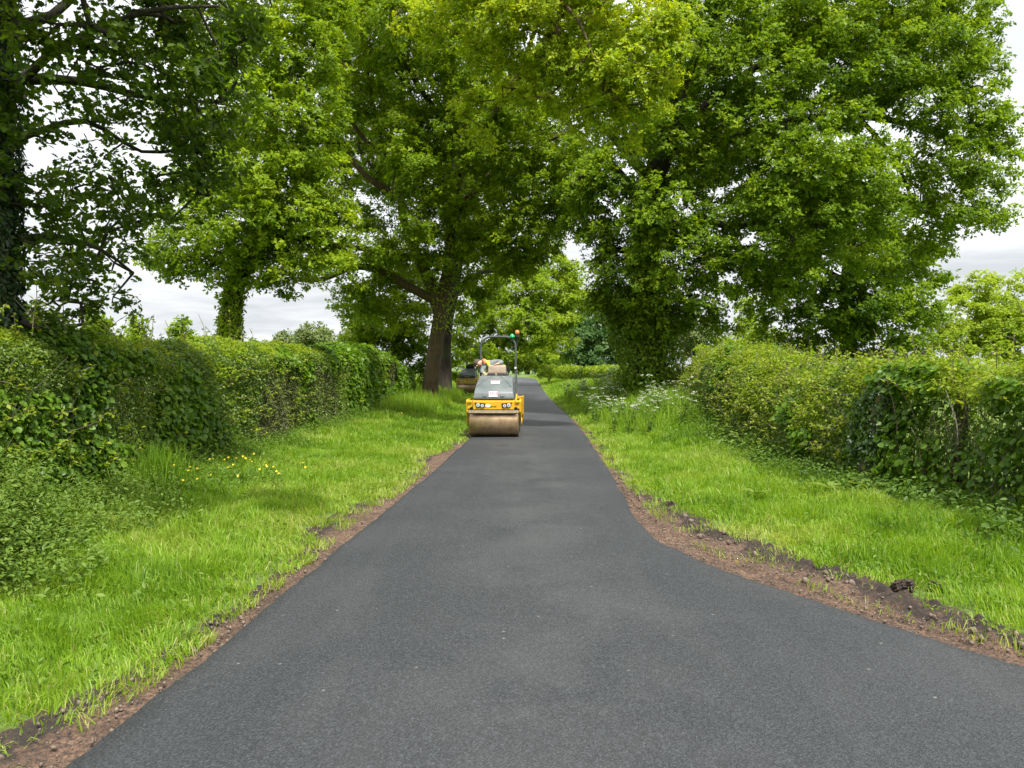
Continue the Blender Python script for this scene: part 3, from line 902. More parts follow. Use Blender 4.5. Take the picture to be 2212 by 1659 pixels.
back_tree('bright yellow green tree overhanging the far bend of the lane beyond the roller roll bar', -.9, 62, [(1245, 600, 62, 26), (1250, 660, 61, 24), (1185, 800, 62, 18), (1090, 700, 60, 55), (1140, 710, 60, 55), (1190, 690, 61, 50), (1210, 640, 62, 45), (1160, 640, 61, 60), (1100, 640, 61, 55), (1220, 590, 62, 30), (1200, 550, 62, 28), (1150, 580, 62, 50), (1130, 765, 60, 28), (1080, 760, 60, 35), (1180, 740, 60, 35), (1225, 690, 61, 30), (1060, 740, 61, 35), (1210, 730, 61, 25), (1235, 630, 62, 22), (1090, 580, 63, 50), (1030, 700, 62, 45), (1040, 780, 62, 25), (1010, 760, 61, 35), (1060, 780, 60, 26), (1100, 790, 61, 22), (1140, 790, 62, 18), (1000, 790, 60, 22), (1050, 640, 62, 45)], M_lime, tb=.42)
back_tree('cool green rounded tree behind the golden clipped hedge at the bend', 8.6, 82, [(1260, 730, 79, 40), (1300, 745, 79, 36), (1290, 700, 80, 30), (1330, 720, 80, 36), (1245, 770, 78, 25), (1290, 780, 78, 28), (1335, 765, 79, 28), (1355, 740, 82, 32), (1250, 700, 80, 26), (1260, 792, 79, 20), (1300, 795, 79, 20), (1340, 795, 79, 20), (1315, 690, 81, 26), (1380, 760, 84, 40)], M_blue, per=3.6, size=.28, rt=.8)
back_tree('pale lime tree showing above the cool green rounded tree at the bend', 7.5, 104, [(1215, 660, 100, 34), (1235, 610, 101, 26), (1210, 710, 100, 30), (1260, 650, 102, 30), (1225, 760, 100, 28), (1300, 660, 104, 38), (1350, 670, 106, 40), (1190, 760, 99, 25)], M_lime, per=2.8, size=.34, rt=1.0, tb=.6)
back_tree('dark shaded tree closing the lane beyond the bend', 2.6, 122, [(1130, 770, 118, 26), (1160, 775, 118, 26), (1190, 780, 118, 24), (1145, 740, 119, 34), (1180, 740, 119, 34), (1215, 785, 118, 20), (1100, 770, 118, 30), (1120, 795, 118, 14), (1160, 797, 118, 14), (1190, 797, 118, 14), (1070, 780, 119, 28)], M_oak_b, per=2.8, size=.34, rt=1.0, tb=.25)
back_tree('bright bush in the gap between the broad oak and its low boughed neighbour', 13.4, 46, [(1600, 740, 45, 35), (1640, 720, 45, 32), (1580, 770, 45, 30), (1620, 690, 46, 26), (1660, 760, 45, 30), (1600, 650, 47, 30), (1540, 760, 46, 30)], M_lime, per=7, size=.16, rt=.5, name='bush', r=.12)
back_tree('pale yellow willow like tree rising over the hedge beside the field', 24.4, 42, [(2060, 690, 40, 55), (2120, 650, 40, 55), (2180, 660, 40, 60), (2150, 710, 39, 55), (2210, 710, 39, 55), (2090, 740, 39, 45), (2040, 740, 39, 35), (2200, 760, 39, 45), (2130, 760, 38.5, 45), (2100, 620, 41, 28), (2200, 610, 41, 28), (2150, 605, 41, 22), (2250, 660, 40, 60), (2270, 740, 39, 60), (2065, 640, 41, 25), (2020, 720, 40, 35), (2075, 770, 39, 40), (2150, 760, 39, 40), (2230, 700, 40, 50), (2110, 690, 39.5, 50), (2170, 720, 39, 50)], M_lime, per=7, size=.15, rt=.5, tb=.62, name='tree', r=.22)
back_tree('dark green shrub filling the gap behind the hedge beside the great leaning oak', -9.0, 46, [(770, 740, 45, 45), (820, 750, 45, 45), (870, 760, 45, 42), (910, 780, 45, 36), (740, 770, 45, 30), (790, 700, 46, 40), (860, 710, 46, 40), (960, 800, 46, 30), (905, 820, 45, 30)], M_oak_b, per=7, size=.17, rt=.55, tb=.36, name='shrub', r=.15)

# leafy sapling tops poking above the hedge
for k, (xd, yd, Y, h, lb) in enumerate([(395, 715, 13.6, 1.0, 'thin dark sapling poking up above the clipped hedge below the slim stemmed oak'), (205, 690, 12.0, .9, 'pale bushy sapling behind the hedge beside the ivy clad trunk'), (70, 690, 10.4, .9, 'pale thin sapling crowding against the ivy clad trunk'), (300, 715, 13, .7, 'low pale shoots behind the hedge midway between the two saplings')]):
    c = at(xd, yd, Y)
    root_z = float(ground(c[0], Y))
    cl = [(xd + rng.uniform(-18, 18), yd - 22 + s * 11, Y + rng.uniform(-.3, .3), (8 + 4 * s)) for s in range(0, 8)]
    tr = tree('sapling', lb, [[(c[0], Y, root_z, .035), (c[0] + .05, Y, c[2] * .6, .025), (c[0], Y, c[2] + .12, .006)]], cl, M_oak_b if k == 0 else M_lime, M_darkbark, per=420, nros=3, nleaf=6, rt=.13, size=.07, tmpl=RHOMB, tbias=.35)

# --- far field trees along the horizon
def far_tree_mesh(seed):
    global rng
    keep = rng
    rng = np.random.default_rng(seed)
    T, O = [], []
    for k in range(9):
        c = np.array([rng.uniform(-3.2, 3.2), rng.uniform(-2.4, 2.4), rng.uniform(2.6, 7.2)])
        t, o = sample_clump(c, 2.2, 2.0, 1.9, 22)
        T.append(t); O.append(o)
    T, O = np.concatenate(T), np.concatenate(O)
    V, F, A = rosettes(T, O, 6, 6, .9, .42, RHOMB)
    me = np_mesh('crown', V, F, tint=np.clip(A, 0, 1))
    me.materials.append(M_far)
    V, F = merge([sweep(np.array([(0, 0, -.3), (.1, 0, 2), (0, .1, 5)]), [.35, .28, .12], 8)])
    tm = np_mesh('trunk', V, F, True)
    tm.materials.append(M_darkbark)
    rng = keep
    return me, tm


kinds = [far_tree_mesh(s) for s in (3, 4, 5)]
for k, (xd, Y, sc) in enumerate([(655, 150, 1.02), (690, 140, 1.10), (725, 152, 1.12), (615, 190, .95), (585, 210, .9), (560, 230, .95), (440, 220, .95), (470, 240, 1.0), (530, 250, 1.0), (410, 200, .8), (350, 240, 1.0), (300, 260, 1.05), (760, 170, 1.3), (250, 250, 1.0), (1290, 170, 1.5), (1390, 160, 1.5), (1500, 180, 1.6), (1640, 150, 1.2)]):
    X = (xd - CX) / FD * Y
    o = empty('field_tree', (X, Y, float(terrain_z(X, Y)) - .1), k * 1.7)
    o.scale = (sc * 1.1, sc * 1.1, sc)
    cm, tm = kinds[k % 3]
    link('crown', cm, None, o, False)
    link('trunk', tm, None, o, False)
    tag(o, 'pale rounded tree far off across the fields', 'tree', 'far trees across the fields')
# ------------------------------------------------------------------ hedges
M_haz = leafmat('hazel_leaves', [(.044, .104, .010), (.096, .190, .014), (.16, .275, .019), (.25, .36, .03)], .44, (1.3, 1.3, .5), .45, .4)
M_haw = leafmat('hawthorn_leaves', [(.054, .105, .015), (.108, .180, .022), (.175, .26, .032), (.27, .34, .065)], .38, (1.2, 1.2, .6), .45, .4)
M_dry = leafmat('sparse_leaves', [(.055, .075, .024), (.10, .115, .04), (.15, .15, .06), (.21, .19, .10)], .25, (1.1, 1.1, .8))
M_gold = leafmat('golden_shoots', [(.105, .185, .012), (.19, .285, .016), (.29, .365, .03), (.42, .40, .09)], .45, (1.25, 1.2, .6))
M_twig = solid('hedge_twigs', (.085, .065, .045), (.15, .12, .085), .85)


def hedge(name, label, path, halfw, height, n_leaf, species, side, lumps=.22, twigs=900, shoots=120, seed=0, size_far=.012, dscale=7.0, hollow=None, batter=.05, dome=.8):
    """path (y -> x centre); side = +1 if its lane face looks to +x"""
    path = np.array(path, float)
    y0, y1 = path[0, 1], path[-1, 1]
    # more, smaller leaves near the lane's near end
    n = n_leaf
    q = rng.random(n)
    k = dscale
    y = (y0 + k) * ((y1 + k) / (y0 + k)) ** q - k
    th = rng.uniform(0, np.pi, n * 1)
    # superellipse section
    e = .42
    cx, sx = np.cos(th), np.sin(th)
    px = np.sign(cx) * np.abs(cx) ** e
    pz = np.abs(sx) ** e
    # even out along the arc by choosing face or top at random
    sel = rng.random(n)
    zz = rng.random(n)
    face = sel < .60
    px = np.where(face, (1 + batter * (.5 - zz) * 2 - .40 * np.clip((zz - dome) / (1 - dome), 0, 1) ** 2), np.where(sel < .92, rng.uniform(-1, 1 if dome > .7 else .75, n), -1 + .05 * zz))
    pz = np.where(face, zz, np.where(sel < .92, 1 - (.22 if dome > .7 else .36) * np.abs(px) ** (4 if dome > .7 else 2.4), zz))
    nx = np.where(face, 1.0, np.where(sel < .92, px * .3, -1.0))
    nz = np.where(face, .1 + .8 * np.clip((zz - dome) / (1 - dome), 0, 1), np.where(sel < .92, 1.0, .1))
    pc = np.interp(y, path[:, 1], path[:, 0])
    H = height(y) * (1 + (.10 if dome > .7 else .22) * (fbm(y * .8, 3.3, 0, seed) - .5) * 2)
    lum = lumps * (fbm(y * .75 + 40, pz * 1.3, px, seed + 1, 4) - .5) * 2.2
    depth = np.abs(rng.normal(0, 1, n)) * .13
    nrm = unit(np.stack([nx * side, np.zeros(n), nz], -1))
    base = np.stack([pc + side * px * halfw, y, pz * H], -1)
    if hollow:
        hol = np.exp(-((y - hollow[0]) / hollow[1]) ** 2) * smooth((hollow[2] - pz * H) / .3) * face
        depth = depth + hol * hollow[3] * (.6 + .8 * rng.random(n))
    base = base + nrm * (lum - depth)[:, None]
    thin = np.ones(n, bool) if not hollow else (rng.random(n) > .45 * hol)
    base[:, 1] += rng.normal(0, .05, n)
    base[:, 2] = np.maximum(base[:, 2], .02) + ground(base[:, 0], base[:, 1])
    root = empty(name, (float(pc.mean()), float((y0 + y1) / 2), float(ground(pc.mean(), (y0 + y1) / 2))))
    tag(root, label, 'hedge')
    sp = species(y, pz, px, face)
    names = ('hazel_leaves', 'hawthorn_leaves', 'dry_leaves', 'golden_leaves')
    mats = (M_haz, M_haw, M_dry, M_gold)
    tm = (ROUND, RHOMB, RHOMB, RHOMB)
    szs = (.070, .042, .034, .044)
    for i in range(4):
        k_ = (sp == i) & thin
        m_ = int(k_.sum())
        if m_ < 20:
            continue
        b, nn, yy = base[k_], nrm[k_], y[k_]
        if i == 0:           # fewer, larger leaves
            kk = rng.random(m_) < .42
            b, nn, yy = b[kk], nn[kk], yy[kk]
            b = b + nn * .07
            m_ = len(b)
        size = szs[i] * (1 + size_far * 4 * np.maximum(0, yy - 8)) * rng.uniform(.6, 1.3, m_)
        nor = unit(nn * (1.0 if i == 0 else .6) + np.array([0, 0, .55]) + .55 * rng.normal(size=(m_, 3)))
        dire = unit(.5 * nn + np.array([0, 0, -.55 if i == 0 else .1]) + .8 * rng.normal(size=(m_, 3)))
        tint = .42 + .55 * (fbm(b[:, 1] * 1.1, b[:, 2] * 1.3, b[:, 0], seed + 3) - .5) + rng.normal(0, .15, m_)
        leaf_obj(names[i], [leaf_geo(b, nor, dire, size, tm[i], tint)], mats[i], root)
    # woody stems inside, and shoots standing out of the top
    segs = []
    n = twigs
    q = rng.random(n)
    ty = (y0 + 7) * ((y1 + 7) / (y0 + 7)) ** q - 7
    tc_ = np.interp(ty, path[:, 1], path[:, 0])
    tx = tc_ + side * rng.uniform(-.4, .80, n) * halfw
    hh = height(ty) * rng.uniform(.55, .92, n)
    p = np.stack([tx, ty, ground(tx, ty)], -1)
    up = np.stack([side * rng.normal(.03, .12, n), rng.normal(0, .16, n), np.ones(n)], -1)
    r = rng.uniform(.004, .012, n)
    for s in range(5):
        p2 = p + up * (hh / 5.2 * rng.uniform(.8, 1.1, n))[:, None]
        segs.append(frusta(p, p2, r, r * .8, 4))
        r = r * .8
        p = p2
        up = up * np.array([.7, .8, 1]) + rng.normal(0, .20, (n, 3)) * np.array([1, 1, .2])
    V, F = merge(segs)
    link('stems', np_mesh('stems', V, F), M_twig, root)
    if shoots:
        segs, parts = [], []
        n = shoots * 3
        q = rng.random(n)
        ty = (y0 + 7) * ((y1 + 7) / (y0 + 7)) ** q - 7
        on = np.arange(n) < shoots          # a third stand up from the top, the rest spray out of the face
        fz = np.where(on, .93, rng.uniform(.12, .85, n))
        if hollow:
            bad = (~on) & (np.abs(ty - hollow[0]) < 2.0) & (fz < .72)
            ty = np.where(bad, rng.uniform(12, 22, n), ty)
        tx = np.interp(ty, path[:, 1], path[:, 0]) + side * np.where(on, rng.uniform(-.8, .9, n), 1.0 + batter * (.5 - fz) * 2 - .40 * np.clip((fz - dome) / (1 - dome), 0, 1) ** 2 - .06) * halfw
        p = np.stack([tx, ty, ground(tx, ty) + height(ty) * fz], -1)
        up = np.stack([np.where(on, rng.normal(0, .35, n), side * rng.uniform(.3, 1.1, n)), rng.normal(0, .40, n), np.where(on, 1.0, rng.uniform(-.1, 1.0, n))], -1)
        ln = np.where(on, rng.uniform(.12, .42, n), rng.uniform(.08, .34, n)) / 4
        for s in range(4):
            p2 = p + up * ln[:, None]
            segs.append(frusta(p, p2, np.full(n, .005), np.full(n, .004), 3))
            for w in range(3):
                c = p + (p2 - p) * rng.random((n, 1))
                parts.append(leaf_geo(c, unit(np.array([0, 0, 1.]) + .6 * rng.normal(size=(n, 3))), rdir(n), rng.uniform(.04, .085, n), RHOMB, rng.normal(.5, .2, n)))
            p = p2
            up = up + rng.normal(0, .30, (n, 3))
        V, F = merge(segs)
        link('shoots', np_mesh('shoots', V, F), M_twig, root)
        leaf_obj('shoot_leaves', parts, M_gold, root)
    return root


def sp_left(y, z, x, face):
    f = fbm(y * .55, z * 1.1, x * .5, 81, 3) + .12 * (vnoise(y * 3, z * 4, x, 82) - .5)
    s = np.ones(len(y), int)
    s[(f > .58)] = 0
    s[(y > 20.5) & (f > .48)] = 0
    dry = (y > 15.3 + 1.2 * (z - .5)) & (y < 21 - 2.0 * (z > .7)) & face & (z < .80 + .2 * (f - .5))
    s[dry & (f + .5 * (rng.random(len(y)) - .5) < .56)] = 2
    dry2 = (y > 26) & (y < 31) & face & (f < .5)
    s[dry2] = 2
    topm = (~face) | (z > .9)
    g = vnoise(y * 2.2, x * 3, 0, 83)
    s[topm & (g > .40)] = 3
    s[(y > 21) & topm & (g < .7)] = 0
    return s


hedge('hedge', 'clipped hazel and hawthorn hedge running from the ivy clad trunk to the leaning oak', [(-5.9, 2.5), (-5.95, 12), (-5.9, 22), (-5.5, 34)], 1.05, lambda y: 2.02 + .10 * smooth((y - 10) / 10) - .65 * smooth((y - 27) / 7), 400000, sp_left, 1, twigs=1300, shoots=260, seed=100)


def sp_right(y, z, x, face):
    f = fbm(y * .5, z * .9, x * .5, 91, 3) + .12 * (vnoise(y * 3, z * 4, x, 92) - .5)
    s = np.ones(len(y), int)
    s[f > .60] = 0
    s[(y < 10.5) & face & (f > .46)] = 0
    g = vnoise(y * 2.0, x * 3, z * 2, 93)
    s[((~face) | (z > .82)) & (g > .30)] = 3
    s[(y > 9.5) & face & (z > .38) & (g > .52)] = 3
    s[(y > 11) & face & (f < .36)] = 2
    return s


hedge('hedge', 'loose golden topped hedge along the verge opposite, dark and hollow at its near end', [(6.3, 4.5), (6.1, 7.5), (5.65, 10), (5.6, 15), (6.1, 20), (6.6, 25), (7.0, 31)], 1.10, lambda y: 1.66 + .16 * smooth((9 - y) / 3) - .15 * smooth((y - 18) / 4) - .75 * smooth((y - 23) / 7), 300000, sp_right, -1, lumps=.30, twigs=1100, shoots=420, seed=200, hollow=(8.4, 1.7, 1.40, .60), batter=.17, dome=.42)


def sp_gold(y, z, x, face):
    f = fbm(y * .3, z, x, 95)
    return np.where(f > .38, 3, 1)


hedge('hedge', 'low golden clipped hedge curving along the far bend of the lane', [(7.6, 40), (6.6, 52), (5.6, 66), (4.7, 80), (4.0, 92)], .8, lambda y: 1.05 + 0 * y, 60000, sp_gold, -1, lumps=.15, twigs=200, shoots=0, seed=300, size_far=.022, dscale=30)

# --- wooden stake and a bleached stick standing in the hollow of that hedge
M_post = solid('weathered_stake', (.045, .032, .022), (.10, .07, .045), .9, 0, 5, .8, 60)
px_, py_ = 5.30, 9.05
V, F = sweep(np.array([(0, 0, -.2), (0, 0, .5), (.01, 0, 1.0), (.015, .01, 1.36), (.02, .01, 1.40)]), [.075, .07, .068, .062, .02], 10, .12, 3)
o = link('fence_post', np_mesh('fence_post', V, F, True), M_post)
o.location = gpt(px_, py_)
tag(o, 'weathered wooden stake standing in the dark hollow of the golden topped hedge', 'fence post')
M_pale = solid('bleached_stick', (.42, .38, .31), (.30, .27, .22), .8)
P = spline([(5.12, 8.8, .75, .009), (5.10, 8.8, 1.0, .009), (5.03, 8.82, 1.25, .008), (4.98, 8.82, 1.38, .005)], .1)
V, F = sweep(P[:, :3], P[:, 3], 6)
o = link('stick', np_mesh('stick', V, F, True), M_pale)
tag(o, 'thin bleached stick leaning beside the wooden stake in the hedge', 'stick')

# --- old mossy stump stem at the mouth of the hollow
P = spline([(*gpt(4.62, 10.0, -.05), .22), (4.66, 10.0, .35, .13), (4.75, 10.05, .8, .10), (4.9, 10.1, 1.35, .07)], .1)
V, F = sweep(P[:, :3], P[:, 3], 12, .3, 8, 6)
root = empty('hedge_stump', gpt(4.62, 10.0))
tag(root, 'mossy old stem with hanging dark ivy at the mouth of the hedge hollow', 'stump')
link('trunk', np_mesh('trunk', V, F, True), barkmat('mossy_bark', (.05, .045, .02), (.11, .10, .035), (.16, .15, .03)), root)
leaf_obj('ivy', [sleeve([tuple(r) for r in P], 1500, .26, .05, .5, 1.4, RHOMB, .25, .06)], M_ivy, root)


# ------------------------------------------------------------------ low plants
M_weed = leafmat('nettle_leaves', [(.042, .090, .016), (.078, .148, .020), (.125, .205, .028), (.19, .26, .05)], .35)


def scatter_weeds(pts, hmax, lsize, tmpl, per, tb=.4):
    """stalks with leaves all the way up at each of pts (n,2)"""
    n = len(pts)
    h = rng.uniform(.4, 1, n) * hmax
    base = np.stack([pts[:, 0], pts[:, 1], ground(pts[:, 0], pts[:, 1])], -1)
    ln = rng.normal(0, .16, (n, 2))
    out = []
    t = np.tile(np.linspace(.2, 1, per), n) + rng.normal(0, .05, n * per)
    B, HH, LN = np.repeat(base, per, 0), np.repeat(h, per), np.repeat(ln, per, 0)
    c = B + np.stack([LN[:, 0] * t * HH, LN[:, 1] * t * HH, t * HH], -1)
    a = rng.uniform(0, 2 * np.pi, n * per)
    d = np.stack([np.cos(a), np.sin(a), rng.uniform(-.35, .25, n * per)], -1)
    c = c + d * (lsize * .35)
    nor = unit(np.array([0, 0, 1.]) + .35 * rng.normal(size=(n * per, 3)) + .2 * d)
    return leaf_geo(c, nor, d, lsize * rng.uniform(.6, 1.25, n * per) * (1.15 - .45 * t), tmpl, tb + .12 * (t - .5) + rng.normal(0, .15, n * per))


# bramble mound at the foot of the near hedge
n = 2000
y = rng.uniform(3.6, 7.6, n); x = -4.85 + 1.15 * rng.random(n) ** .7 * np.clip(1 - (y - 5.3) ** 2 / 4.5, .10, 1) + rng.normal(0, .12, n)
root = empty('bramble', gpt(-4.5, 6.2)); tag(root, 'bramble mound spilling from the hedge foot below the ivy clad trunk', 'bramble')
leaf_obj('leaves', [scatter_weeds(np.stack([x, y], -1), .80, .060, OVAL, 12, .60)], M_weed, root)
# nettles, cleavers and other broad leaves along both hedge feet
wp = []
n = 1700
y = rng.uniform(6.5, 24, n); x = -4.85 + np.abs(rng.normal(0, .32, n)) * (1 + .6 * (vnoise(y * .8, 2, 0, 97) - .4)); wp.append(scatter_weeds(np.stack([x, y], -1), .38, .075, OVAL, 6, .5))
n = 1500
y = 5.2 + np.abs(rng.normal(0, 3.0, n)); x = -4.7 + 1.25 * rng.random(n) ** 1.4 * (.4 + 1.2 * vnoise(y * .9, 4, 0, 98)); wp.append(scatter_weeds(np.stack([x, y], -1), .40, .065, OVAL, 7, .62))
n = 1000
y = rng.uniform(5.5, 13, n); x = 4.95 - .55 * smooth((y - 8) / 2) - np.abs(rng.normal(0, .30, n)); wp.append(scatter_weeds(np.stack([x, y], -1), .32, .085, OVAL, 6, .35))
n = 800
y = rng.uniform(12, 24, n); x = 4.5 + .05 * (y - 12) - np.abs(rng.normal(0, .40, n)); wp.append(scatter_weeds(np.stack([x, y], -1), .50, .10, OVAL, 6, .5))
n = 1500
y = rng.uniform(3.2, 14, n); x = np.where(rng.random(n) < .5, xl(y) - wl(y) - rng.uniform(.2, 2.6, n), xt(y) + rng.uniform(.3, 2.4, n)); wp.append(scatter_weeds(np.stack([x, y], -1), .14, .06, OVAL, 5, .62))
tag(leaf_obj('undergrowth', wp, M_weed), 'nettles and other broad leaved weeds growing along the hedge feet', 'undergrowth', kind='stuff')

# fountain of darker tall grass by the hedge
n = 750
a, rr = rng.uniform(0, 2 * np.pi, n), np.abs(rng.normal(0, .22, n))
x, y = -4.42 + rr * np.cos(a), 9.6 + rr * np.sin(a) * 1.1
tag(leaf_obj('grass_tuft', [blades(x, y, rng.uniform(.25, .72, n), np.full(n, .009), .34, rng.uniform(.05, .55, n), comb=3.0)], M_grass), 'fountain of tall darker grass at the hedge foot', 'grass tuft')

# pale broad dock leaves in the verge
for k, (xd, yd, n, s, lb) in enumerate([(1800, 1088, 7, .20, 'pale broad dock leaves lying at the foot of the hedge hollow'), (1880, 1085, 7, .24, 'bigger pale dock plant below the mossy stem'), (1636, 1092, 8, .15, 'lone pale dock rosette amid the open verge grass')]):
    Y = 2654 / (yd - HY)
    X = (xd - CX) / FD * Y
    a = rng.uniform(0, 2 * np.pi, n)
    d = np.stack([np.cos(a), np.sin(a), np.full(n, .45)], -1)
    b = np.array(gpt(X, Y, .10)) + d * .03
    g = leaf_geo(b, unit(np.array([0, 0, 1.]) - .35 * d), d, s * rng.uniform(.8, 1.3, n), OVAL, rng.uniform(.75, 1, n))
    tag(leaf_obj('dock_plant', [g], M_weed), lb, 'plant')

# buttercups in the verge
M_petal = solid('buttercup_petals', (.80, .58, .02), (.72, .46, .01), .4)
M_stalk = solid('flower_stalk', (.07, .13, .02), (.10, .16, .03), .7)
bm = bmesh.new()
for k in range(5):
    a0 = k / 5 * 2 * math.pi
    ring = [(0, 0, 0)] + [(.016 * math.cos(a0 + t) * q, .016 * math.sin(a0 + t) * q, .010 * q) for t, q in ((-.5, .75), (-.3, 1.1), (.3, 1.1), (.5, .75))]
    bm.faces.new([bm.verts.new(v) for v in ring])
petal_me = bpy.data.meshes.new('petals'); bm.to_mesh(petal_me); bm.free(); petal_me.materials.append(M_petal)
V, F = sweep(np.array([(0, 0, -.30), (.01, 0, -.15), (0, 0, 0)]), [.003, .0025, .002], 4)
stalk_me = np_mesh('stalk', V, F); stalk_me.materials.append(M_stalk)
bt = []
for k in range(46):
    Y = rng.uniform(9.0, 11.2) if k < 38 else rng.uniform(22, 27)
    X = -4.15 + (Y - 9) * .12 + rng.uniform(-.15, 1.15) + .25 * rng.normal() if k < 38 else -3.1 + rng.uniform(-.8, .6)
    o = empty('buttercup', gpt(X, Y, .26 + rng.uniform(-.04, .08)), rng.uniform(0, 6))
    o.rotation_euler = (rng.uniform(-.1, .9), rng.normal(0, .3), rng.uniform(-.6, .6))
    link('petals', petal_me, None, o, False).scale = (.95, .95, .95)
    link('stalk', stalk_me, None, o, False)
    if k < 38:
        tag(o, 'yellow buttercup in the grass patch in front of the clipped hedge', 'flower', 'buttercups by the clipped hedge')
    else:
        tag(o, 'yellow buttercup in shaded grass below the great leaning oak', 'flower', 'buttercups below the leaning oak')

# cow parsley along the bank across the lane
M_umbel = leafmat('parsley_florets', [(.62, .64, .50), (.72, .73, .62), (.80, .80, .72)], .3, (1, 1, .9))


def parsley(seed):
    g = np.random.default_rng(seed)
    segs, cs, ls = [], [], []
    nst = 7
    for k in range(nst):
        a = g.uniform(0, 6.28)
        top = np.array([math.cos(a) * g.uniform(.08, .38), math.sin(a) * g.uniform(.08, .38), g.uniform(.65, 1.05)])
        P = spline([(0, 0, 0, .006), (*(top * np.array([.3, .3, .5])), .005), (*top, .003)], .12)
        segs.append(sweep(P[:, :3], P[:, 3], 4))
        for q in range(6):
            b = g.uniform(0, 6.28)
            u_ = top + np.array([math.cos(b) * .055, math.sin(b) * .055, .03 + g.uniform(-.01, .02)]) * g.uniform(.4, 1.15)
            segs.append(frusta(top[None], u_[None], np.array([.0018]), np.array([.0015]), 3))
            cs.append(u_ + g.normal(0, .012, (7, 3)) * np.array([1, 1, .4]))
        ls.append(P[:, :3][g.integers(0, len(P), 14)] + g.normal(0, .05, (14, 3)))
    c = np.concatenate(cs)
    n = len(c)
    V, F, A = leaf_geo(c, unit(np.array([0, 0, 1.]) + .35 * g.normal(size=(n, 3))), g.normal(size=(n, 3)), np.full(n, .016), (np.array([(-.5, -.5, 0), (.5, -.5, 0), (.5, .5, 0), (-.5, .5, 0)]), np.array([(0, 1, 2), (0, 2, 3)])), g.random(n))
    fm = np_mesh('flower_heads', V, F, tint=A); fm.materials.append(M_umbel)
    V, F = merge(segs)
    sm = np_mesh('stems', V, F); sm.materials.append(M_stalk)
    c = np.concatenate(ls); n = len(c)
    V, F, A = leaf_geo(c, unit(np.array([0, 0, 1.]) + .5 * g.normal(size=(n, 3))), g.normal(size=(n, 3)) * np.array([1, 1, .3]), g.uniform(.07, .14, n), OVAL, g.uniform(.3, .8, n))
    lm = np_mesh('leaves', V, F, tint=A); lm.materials.append(M_weed)
    return fm, sm, lm


pk = [parsley(s) for s in (1, 2, 3, 4)]
for k in range(72):
    Y = rng.uniform(17.5, 40)
    near_ = k % 3 != 0
    X = (3.6 + .06 * (Y - 19) + rng.normal(0, 1.0)) if near_ else (2.5 + rng.uniform(0, 1.9))
    X = max(X, float(xt(Y)) + .45)
    o = empty('cow_parsley', gpt(X, Y, -.05), rng.uniform(0, 6))
    s = rng.uniform(.65, 1.0)
    o.scale = (s, s, s)
    fm, sm, lm = pk[k % 4]
    link('flower_heads', fm, None, o, False)
    link('stems', sm, None, o, False)
    link('leaves', lm, None, o, False)
    tag(o, 'white flowering cow parsley on the bank below the broad spreading oak', 'plant', 'cow parsley on the far bank')

# torn clods of earth along the turf edge
M_clod = solid('earth_clod', (.045, .032, .024), (.09, .065, .045), .95, 0, 18, 1.0, 60)
for xd, yd, r, lb in [(1955, 1268, .085, 'biggest dark clod of earth lying on the turf edge'), (2030, 1270, .06, 'smaller earth clod beside the biggest clod on the turf edge'), (2180, 1310, .06, 'grassy earth clod out on the verge grass beyond the soil strip'), (1450, 1092, .07, 'earth clod where the scraped soil strip starts narrowing up the lane'), (690, 1070, .045, 'small brown clod in the grass across from the buttercups')]:
    Y = 2654 / (yd - HY) if xd > 1106 else 9.7
    X = (xd - CX) / FD * Y
    bm = bmesh.new()
    bmesh.ops.create_icosphere(bm, subdivisions=5, radius=1)
    P = np.array([v.co[:] for v in bm.verts])
    f = .80 + 1.0 * (fbm(P[:, 0] * 1.3 + xd, P[:, 1] * 1.3, P[:, 2] * 1.3, 5, 2) - .5) + .75 * (np.abs(fbm(P[:, 0] * 4 + xd, P[:, 1] * 4, P[:, 2] * 4, 6, 4) - .5) * 2 - .25)
    P = P * f[:, None] * np.array([1.15, 1.0, .8]) * r
    for v, q in zip(bm.verts, P):
        v.co = q
    me = bpy.data.meshes.new('soil_clod'); bm.to_mesh(me); bm.free()
    me.materials.append(M_clod)
    o = bpy.data.objects.new('soil_clod', me); COL.objects.link(o)
    o.location = gpt(X, Y, r * .12)
    tag(o, lb, 'clod')
# ------------------------------------------------------------------ rollers
M_yel = solid('yellow_paint', (.72, .40, .012), (.64, .34, .015), .42, 0, 4, .05, 30, .5, .2)
M_yel_dirt = solid('dusty_yellow_paint', (.66, .42, .03), (.52, .33, .06), .6, 0, 9, .2, 40)
M_hood = solid('grey_hood', (.105, .125, .128), (.16, .175, .172), .38, 0, 2.5, .03, 20)
M_hood2 = solid('dark_grey_hood', (.055, .064, .068), (.085, .095, .098), .38, 0, 3, .03, 20)
M_blk = solid('black_plastic', (.014, .014, .015), (.025, .025, .026), .5)
M_steelgrey = solid('grey_tube', (.055, .07, .065), (.085, .10, .095), .45)
M_dust = solid('dusty_console', (.34, .27, .20), (.26, .20, .145), .85, 0, 7, .2, 30)
M_lamp = solid('lamp_glass', (.62, .62, .58), (.72, .72, .70), .12)
M_orange = solid('orange_beacon_lens', (.62, .17, .035), (.70, .22, .05), .2)
M_green = solid('green_lamp_lens', (.01, .42, .11), (.02, .50, .16), .2)
M_white = solid('white_sticker', (.78, .76, .74), (.72, .70, .69), .5)
M_red = solid('red_print', (.62, .12, .16), (.68, .18, .22), .5)
M_gold = solid('gold_print', (.62, .47, .12), (.55, .42, .10), .5)
M_seat = solid('seat_vinyl', (.02, .02, .021), (.03, .03, .031), .6)
M_dirtbar = solid('dusty_bar', (.42, .33, .21), (.30, .23, .14), .8, 0, 14, .2, 40)

